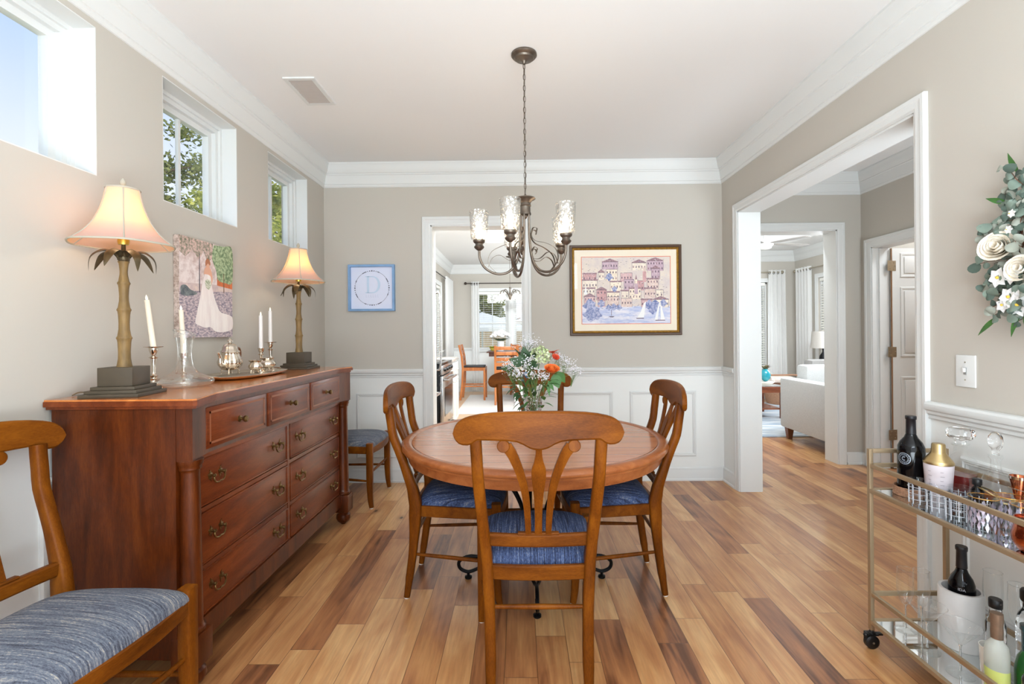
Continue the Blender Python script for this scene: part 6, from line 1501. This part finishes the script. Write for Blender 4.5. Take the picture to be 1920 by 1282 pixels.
MB().lathe([(0, 0), (.04, 0), (.08, .05), (.076, .05), (.038, .006), (0, .006)], n=24).build('bowl', mat('glazed_yellow', (226, 206, 90), .3), t)
m = MB()
for k in range(14): a = k * 2.4; leaf(m, (.02 * math.cos(a), .02 * math.sin(a), .03), (math.cos(a), math.sin(a), .9), (0, 0, 1), .12, .02, .4)
m.build('leaves', mat('lime_leaf', (196, 204, 84), .5), t, 60)
milk = mat('milk_glass_lit', (250, 246, 238), .3, emit=(255, 244, 225), estr=.9)
t = thing('breakfast_chandelier', 'small bronze chandelier with white bell shades over the breakfast table', 'chandelier', (-.19, 9.1, 0))
MB().lathe([(0, ZC + .018), (.07, ZC + .018), (.07, ZC + .008), (.02, ZC - .01), (0, ZC - .01)], n=24).build('canopy', bronze, t); MB().tube([(0, 0, ZC), (0, 0, 2.3), (0, 0, 2.06)], .004, 6).build('rod', bronze, t)
MB().lathe([(0, 1.84), (.02, 1.86), (.035, 1.92), (.02, 1.96), (.012, 2.05), (.02, 2.08), (0, 2.09)], n=18).build('hub', bronze, t)
for k in range(5):
    Mz = Matrix.Rotation(2 * PI * k / 5 + .3, 4, 'Z')
    a_ = MB().tube(bez([(.02, 0, 1.90), (.06, 0, 1.97), (.12, 0, 2.03), (.18, 0, 2.01), (.2, 0, 1.95)], 5), .008, 6).xf(Mz).build('arm', bronze, t)
    MB().lathe([(.02, 1.955), (.028, 1.94), (.045, 1.90), (.075, 1.865), (.085, 1.855), (.08, 1.856), (.04, 1.895), (.02, 1.945)], (.2, 0, 0), 20).xf(Mz).build('glass_shade', milk, a_)
t = thing('drum_ceiling_light', 'lit round drum ceiling light in the kitchen behind the chandelier shades', 'ceiling light', (-.32, 6.0, 0))
MB().lathe([(.06, ZC + .018), (.06, ZC - .0), (.02, ZC - .005), (.02, 2.56)], n=24).build('canopy', nickel, t)
MB().lathe([(.195, 2.42), (.2, 2.42), (.2, 2.55), (.195, 2.55)], n=40, cap=False).build('fabric_drum', mat('sheer_drum', (240, 224, 206), .6, emit=(255, 224, 190), estr=.35), t); MB().lathe([(0, 2.365), (.13, 2.365), (.15, 2.375), (.15, 2.47), (.0, 2.47)], n=40).build('diffuser', milk, t)

# ================================================================== living room
sofa_m = mat('light_grey_linen', (196, 197, 196), .95, noise=.08, nscale=120, bump=.3); legw = mat('walnut_leg', (120, 76, 48), .4)
t = thing('sofa', 'light grey fabric sofa with tapered wood legs just inside the living room', 'sofa', (3.95, 5.15, 0))
MB().rbox(-.97, -.79, -.48, .47, .13, .69, .03).build('arm', sofa_m, t); MB().rbox(.79, .97, -.48, .47, .13, .69, .03).build('arm', sofa_m, t)
MB().rbox(-.785, .785, -.46, .45, .13, .30, .01).build('seat_base', sofa_m, t); MB().rbox(-.78, .78, .26, .47, .30, .84, .04).build('backrest', sofa_m, t)
for x in (-.39, .39): MB().rbox(x - .385, x + .385, -.46, .24, .302, .44, .035).build('seat_cushion', sofa_m, t)
for x in (-.90, .90):
    for y in (-.38, .40): MB().prism([(x - .035, y - .035), (x + .035, y - .035), (x + .035, y + .035), (x - .035, y + .035)], .13, .125).sweep([(x, y, 0), (x, y, .13)], [rrect(.045, .045), rrect(.075, .075)], up=(0, 1, 0)).build('leg', legw, t)
t = thing('armchair', 'grey upholstered chair beyond the sofa arm in the living room', 'armchair', (4.12, 6.30, .0125))
MB().rbox(-.42, .42, -.1, .1, .12, .84, .05).build('backrest', mat('mid_grey_linen', (150, 147, 144), .95, noise=.08, nscale=120), t); MB().rbox(-.42, .42, .1, .62, .12, .45, .04).build('seat', sofa_m, t)
for x in (-.38, .38):
    for y in (-.06, .55): MB().rbox(x - .025, x + .025, y - .025, y + .025, 0, .12, .003).build('leg', legw, t)
tag(MB().rbox(4.15, 4.5, 6.41, 6.55, .465, .80, .05).build('throw_pillow', mat('slate_blue_pillow', (120, 130, 158), .9)), 'slate blue pillow against the far grey chair back', 'pillow')
rug, nt, b, out = newmat('blue_grey_rug')
tcn = N(nt, 'ShaderNodeTexCoord'); mp = N(nt, 'ShaderNodeMapping'); mp.inputs['Scale'].default_value = (.8, 7, 1); ns = N(nt, 'ShaderNodeTexNoise'); ns.inputs['Scale'].default_value = 2.5; ns.inputs['Detail'].default_value = 6; rp = N(nt, 'ShaderNodeValToRGB')
rp.color_ramp.elements[0].position = .35; rp.color_ramp.elements[0].color = lin(140, 158, 176); rp.color_ramp.elements[1].position = .65; rp.color_ramp.elements[1].color = lin(222, 222, 220)
nt.links.new(tcn.outputs['Object'], mp.inputs[0]); nt.links.new(mp.outputs[0], ns.inputs['Vector']); nt.links.new(ns.outputs['Fac'], rp.inputs[0]); nt.links.new(rp.outputs[0], b.inputs['Base Color']); b.inputs['Roughness'].default_value = .95
tag(MB().box(1.95, 4.7, 5.62, 8.3, .001, .012).build('area_rug', rug), 'blue and cream streaked rug on the living room floor', 'rug')
cof = wood('coffee_walnut', [(92, 48, 32), (128, 72, 48), (150, 90, 62)], (1, 6, 6), 8)
t = thing('coffee_table', 'reddish wood coffee table with lower shelf and glass top in the living room', 'table', (3.05, 7.05, .0125))
MB().rbox(-.62, .62, -.35, .35, .36, .44, .005).build('table_frame', cof, t); MB().rbox(-.60, .60, -.33, .33, .441, .45, .002).build('glass_top', mirror, t)
for x in (-.57, .57):
    for y in (-.3, .3): MB().rbox(x - .03, x + .03, y - .03, y + .03, 0, .36, .003).build('leg', cof, t)
MB().box(-.56, .56, -.29, .29, .12, .14).build('lower_shelf', cof, t, 0)
t = thing('round_tray', 'round pale tray table carrying the teal pineapple', 'tray', (3.42, 7.0, .463)); MB().lathe([(0, .0), (.16, 0), (.20, .035), (.20, .05), (.192, .05), (.19, .04), (0, .04)], n=40).build('dish', mat('whitewashed_tray', (216, 208, 196), .5), t)
t = thing('pineapple_ornament', 'teal ceramic pineapple with gold leaves on the round tray', 'ornament', (3.50, 6.98, .504))
m = MB().ico((0, 0, .09), .085, 3, (.82, .82, 1.08)); 
for i, v in enumerate(m.v):
    d = Vector(v) - Vector((0, 0, .09)); a = math.atan2(d.y, d.x); k = 1 + .06 * math.sin(8 * a + d.z * 70) * math.sin(8 * a - d.z * 70); m.v[i] = (d.x * k, d.y * k, .09 + d.z)
m.build('pineapple_body', mat('teal_glaze', (38, 150, 166), .25, coat=.6), t, 60)
m = MB()
for k in range(14): a = k * 2.4; leaf(m, (.015 * math.cos(a), .015 * math.sin(a), .17), (math.cos(a) * (.3 + .05 * k), math.sin(a) * (.3 + .05 * k), 1), (0, 0, 1), .085, .012, .3)
m.build('crown_leaves', mat('antique_gold_leaf', (124, 108, 72), .4, .5), t, 60)
t = thing('wicker_basket', 'woven basket with blankets in front of the living room corner', 'basket', (4.35, 8.15, .013))
MB().lathe([(0, 0), (.22, 0), (.27, .2), (.28, .33), (.27, .33), (.26, .2), (0, .05)], n=40).build('basket_body', wicker, t, 60)
MB().tube(bez([(-.29, 0, .30), (-.31, 0, .45), (0, 0, .47), (.31, 0, .45), (.29, 0, .30)], 6), .014, 8).build('handle', wicker, t)
tag(MB().rbox(4.12, 4.50, 8.02, 8.28, .36, .47, .05).build('throw_pillow', mat('cream_pink_pillow', (232, 218, 206), .9, noise=.12, nscale=30)), 'cream patterned pillow lying in the wicker basket', 'pillow')
t = thing('side_table', 'small dark side table under the lamp beside the living room right window', 'table', (4.68, 7.55, .0))
MB().rbox(-.2, .2, -.2, .2, .56, .59, .004).build('tabletop', cof, t)
for x in (-.17, .17):
    for y in (-.17, .17): MB().box(x - .015, x + .015, y - .015, y + .015, 0, .56).build('leg', cof, t, 0)
t = thing('table_lamp', 'unlit lamp with grey drum shade at the living room right window', 'lamp', (4.68, 7.55, .591))
MB().lathe([(0, 0), (.07, 0), (.07, .02), (.03, .05), (.06, .14), (.05, .24), (.012, .30), (.012, .36), (0, .36)], n=24).build('base', iron, t); MB().lathe([(.165, .36), (.17, .36), (.15, .62), (.145, .62)], n=36, cap=False).build('lamp_shade', mat('grey_shade', (196, 190, 182), .8), t)
t = thing('ceiling_fan', 'white ceiling fan with light dome in the living room', 'ceiling fan', (3.42, 6.8, 0))
MB().lathe([(0, ZC + .018), (.08, ZC + .018), (.06, ZC - .03), (.02, ZC - .04), (.02, 2.50), (.10, 2.49), (.11, 2.42), (.08, 2.39), (0, 2.39)], n=30).build('motor', white_paint, t)
MB().lathe([(.08, 2.392), (.085, 2.38), (.06, 2.365), (0, 2.36)], n=30).build('light_dome', mat('fan_dome_glass', (240, 238, 232), .4), t)
for k in range(5):
    MB().sweep([(.10, 0, 2.44), (.2, 0, 2.435), (.6, 0, 2.43), (.63, 0, 2.43)], [rrect(.05, .008, .002), rrect(.11, .008, .002), rrect(.14, .008, .002), rrect(.10, .008, .002)]).xf(Matrix.Rotation(2 * PI * k / 5 + .12, 4, 'Z')).build('blade', mat('fan_blade', (150, 144, 138), .6), t)

# ================================================================== outdoors
grass = mat('lawn', (120, 140, 74), .95, noise=.25, nscale=3)
struct(MB().box(-40, 40, -20, 60, -.9, -.6).build('ground', grass, smooth=0))
barkm = mat('bark', (96, 78, 62), .9, noise=.2, nscale=10)
def leafmat(name, c, c2):
    m, nt, b, out = newmat(name); nt.nodes.remove(b)
    t = N(nt, 'ShaderNodeTexCoord'); n = N(nt, 'ShaderNodeTexNoise'); n.inputs['Scale'].default_value = 2.2; n.inputs['Detail'].default_value = 6; r = N(nt, 'ShaderNodeValToRGB')
    r.color_ramp.elements[0].position = .4; r.color_ramp.elements[1].position = .6; r.color_ramp.elements[0].color = lin(*c); r.color_ramp.elements[1].color = lin(*c2)
    d = N(nt, 'ShaderNodeBsdfDiffuse'); tl = N(nt, 'ShaderNodeBsdfTranslucent'); mx = N(nt, 'ShaderNodeMixShader'); mx.inputs[0].default_value = .45
    for a, b_ in ((t.outputs['Object'], n.inputs['Vector']), (n.outputs['Fac'], r.inputs[0]), (r.outputs[0], d.inputs[0]), (r.outputs[0], tl.inputs[0]), (d.outputs[0], mx.inputs[1]), (tl.outputs[0], mx.inputs[2]), (mx.outputs[0], out.inputs[0])): nt.links.new(a, b_)
    return m
fol = [leafmat('foliage_yellow_green', (150, 160, 60), (222, 218, 120)), leafmat('foliage_olive', (104, 116, 62), (176, 178, 110)), leafmat('foliage_deep', (92, 112, 62), (160, 172, 110))]
def tree(label, x, y, h, r, m_, dens=900, zb=.35, leafs=.16, seed=0):
    rn = random.Random(seed); t = thing('tree', label, 'tree', (x, y, -.6)); m = MB()
    m.tube([(0, 0, 0), (.1, .05, h * .4), (0, .1, h * .85)], lambda u: .18 * (1 - .8 * u), 8)
    for k in range(9):
        a = k * 2.4; z = h * (.35 + .055 * k); m.tube([(0, 0, z), (math.cos(a) * r * .4, math.sin(a) * r * .4, z + .4), (math.cos(a) * r * .8, math.sin(a) * r * .8, z + .6)], lambda u: .06 * (1 - .8 * u), 5)
    m.build('trunk', barkm, t, 60)
    m = MB(); cl = [(rn.gauss(0, r * .42), rn.gauss(0, r * .42), h * rn.uniform(zb, 1.0)) for _ in range(26)]
    vs = []; fs = []
    for k in range(dens):
        c = cl[rn.randrange(len(cl))]; p = Vector((c[0] + rn.gauss(0, r * .17), c[1] + rn.gauss(0, r * .17), c[2] + rn.gauss(0, r * .14)))
        a = Vector((rn.uniform(-1, 1), rn.uniform(-1, 1), rn.uniform(-.6, .6))).normalized() * leafs; b = a.cross(Vector((rn.uniform(-1, 1), rn.uniform(-1, 1), rn.uniform(-1, 1)))).normalized() * leafs * .45
        i = len(vs); vs += [p - a, p - b, p + a, p + b]; fs.append((i, i + 1, i + 2, i + 3))
    m.add(vs, fs); m.build('foliage', m_, t, 0)
tree('loose olive-green tree seen through the middle clerestory window, left half', -11.6, 15.0, 8.4, 1.6, fol[1], 7000, .45, .09, 1)
tree('bushy tree filling the right half of the middle clerestory window', -8.0, 13.0, 5.8, 1.15, fol[0], 5200, .40, .085, 2)
tree('bright yellow-green tree filling the far clerestory window', -9.9, 20.0, 8.0, 1.9, fol[0], 4200, .3, .14, 3)
tree('olive tree behind the bright one beyond the far clerestory window', -16.5, 30.0, 11.0, 3.0, fol[1], 2600, .3, .2, 4)
tree('tall thin tree whose top tips show in the near clerestory window corner', -9.5, 10.0, 5.0, .8, fol[1], 260, .7, .08, 5)
tree('green tree behind the patio umbrella outside the kitchen', -1.2, 19.8, 5.2, 1.5, fol[1], 4200, .1, .13, 6)
tree('green tree at the right outside the kitchen window', 3.2, 20.2, 5.4, 1.5, fol[0], 3000, .2, .15, 7)
tree('tree outside the living room back window', 7.0, 20.0, 6.5, 2.0, fol[2], 1200, .2, .16, 8)
t = thing('patio_umbrella', 'open white patio umbrella outside the kitchen window', 'umbrella', (-1.15, 14.6, -.6))
m = MB(); K = 8; vs = [(0, 0, 2.45)]; 
for rr_, z in ((.8, 2.22), (1.45, 1.98), (1.46, 1.88)):
    for i in range(K): a = 2 * PI * i / K + .2; vs.append((rr_ * math.cos(a), rr_ * math.sin(a), z))
fs = [(0, 1 + i, 1 + (i + 1) % K) for i in range(K)] + [(1 + k * K + i, 1 + (k + 1) * K + i, 1 + (k + 1) * K + (i + 1) % K, 1 + k * K + (i + 1) % K) for k in range(2) for i in range(K)]
m.add(vs, fs); m.build('canopy', sheer, t, 20); MB().tube([(0, 0, 0), (0, 0, 2.45)], .025, 10).build('pole', white_paint, t)
fence = wood('fence_cedar', [(172, 150, 120), (192, 170, 138), (206, 186, 156)], (6, 6, 1), 6, rough=.8, coat=0)
tag(MB().box(-6, 6.5, 16.6, 16.7, -.6, 1.60).build('garden_fence', fence, smooth=0), 'tan board fence behind the patio umbrella outside the kitchen', 'fence')
siding = mat('neighbour_siding', (222, 214, 198), .8)
t = thing('neighbour_house', 'pale neighbouring house outside the living room windows', 'house', (10.5, 11.0, -.6))
MB().box(-2, 3, -6, 5, 0, 5).build('wall', siding, t, 0); MB().prism([(-2.4, 5), (3.4, 5), (.5, 7)], -6.3, 5.3, 'xz').build('roof', mat('grey_shingle', (120, 116, 112), .9), t, 0)
for y in (-4, -2, 0, 2): w_ = MB().box(-2.05, -2, y, y + .9, 1.2, 2.8).build('window', white_paint, t, 0); MB().box(-2.07, -2.05, y + .08, y + .82, 1.28, 2.72).build('pane', mat('dark_pane', (90, 100, 112), .1), w_, 0)
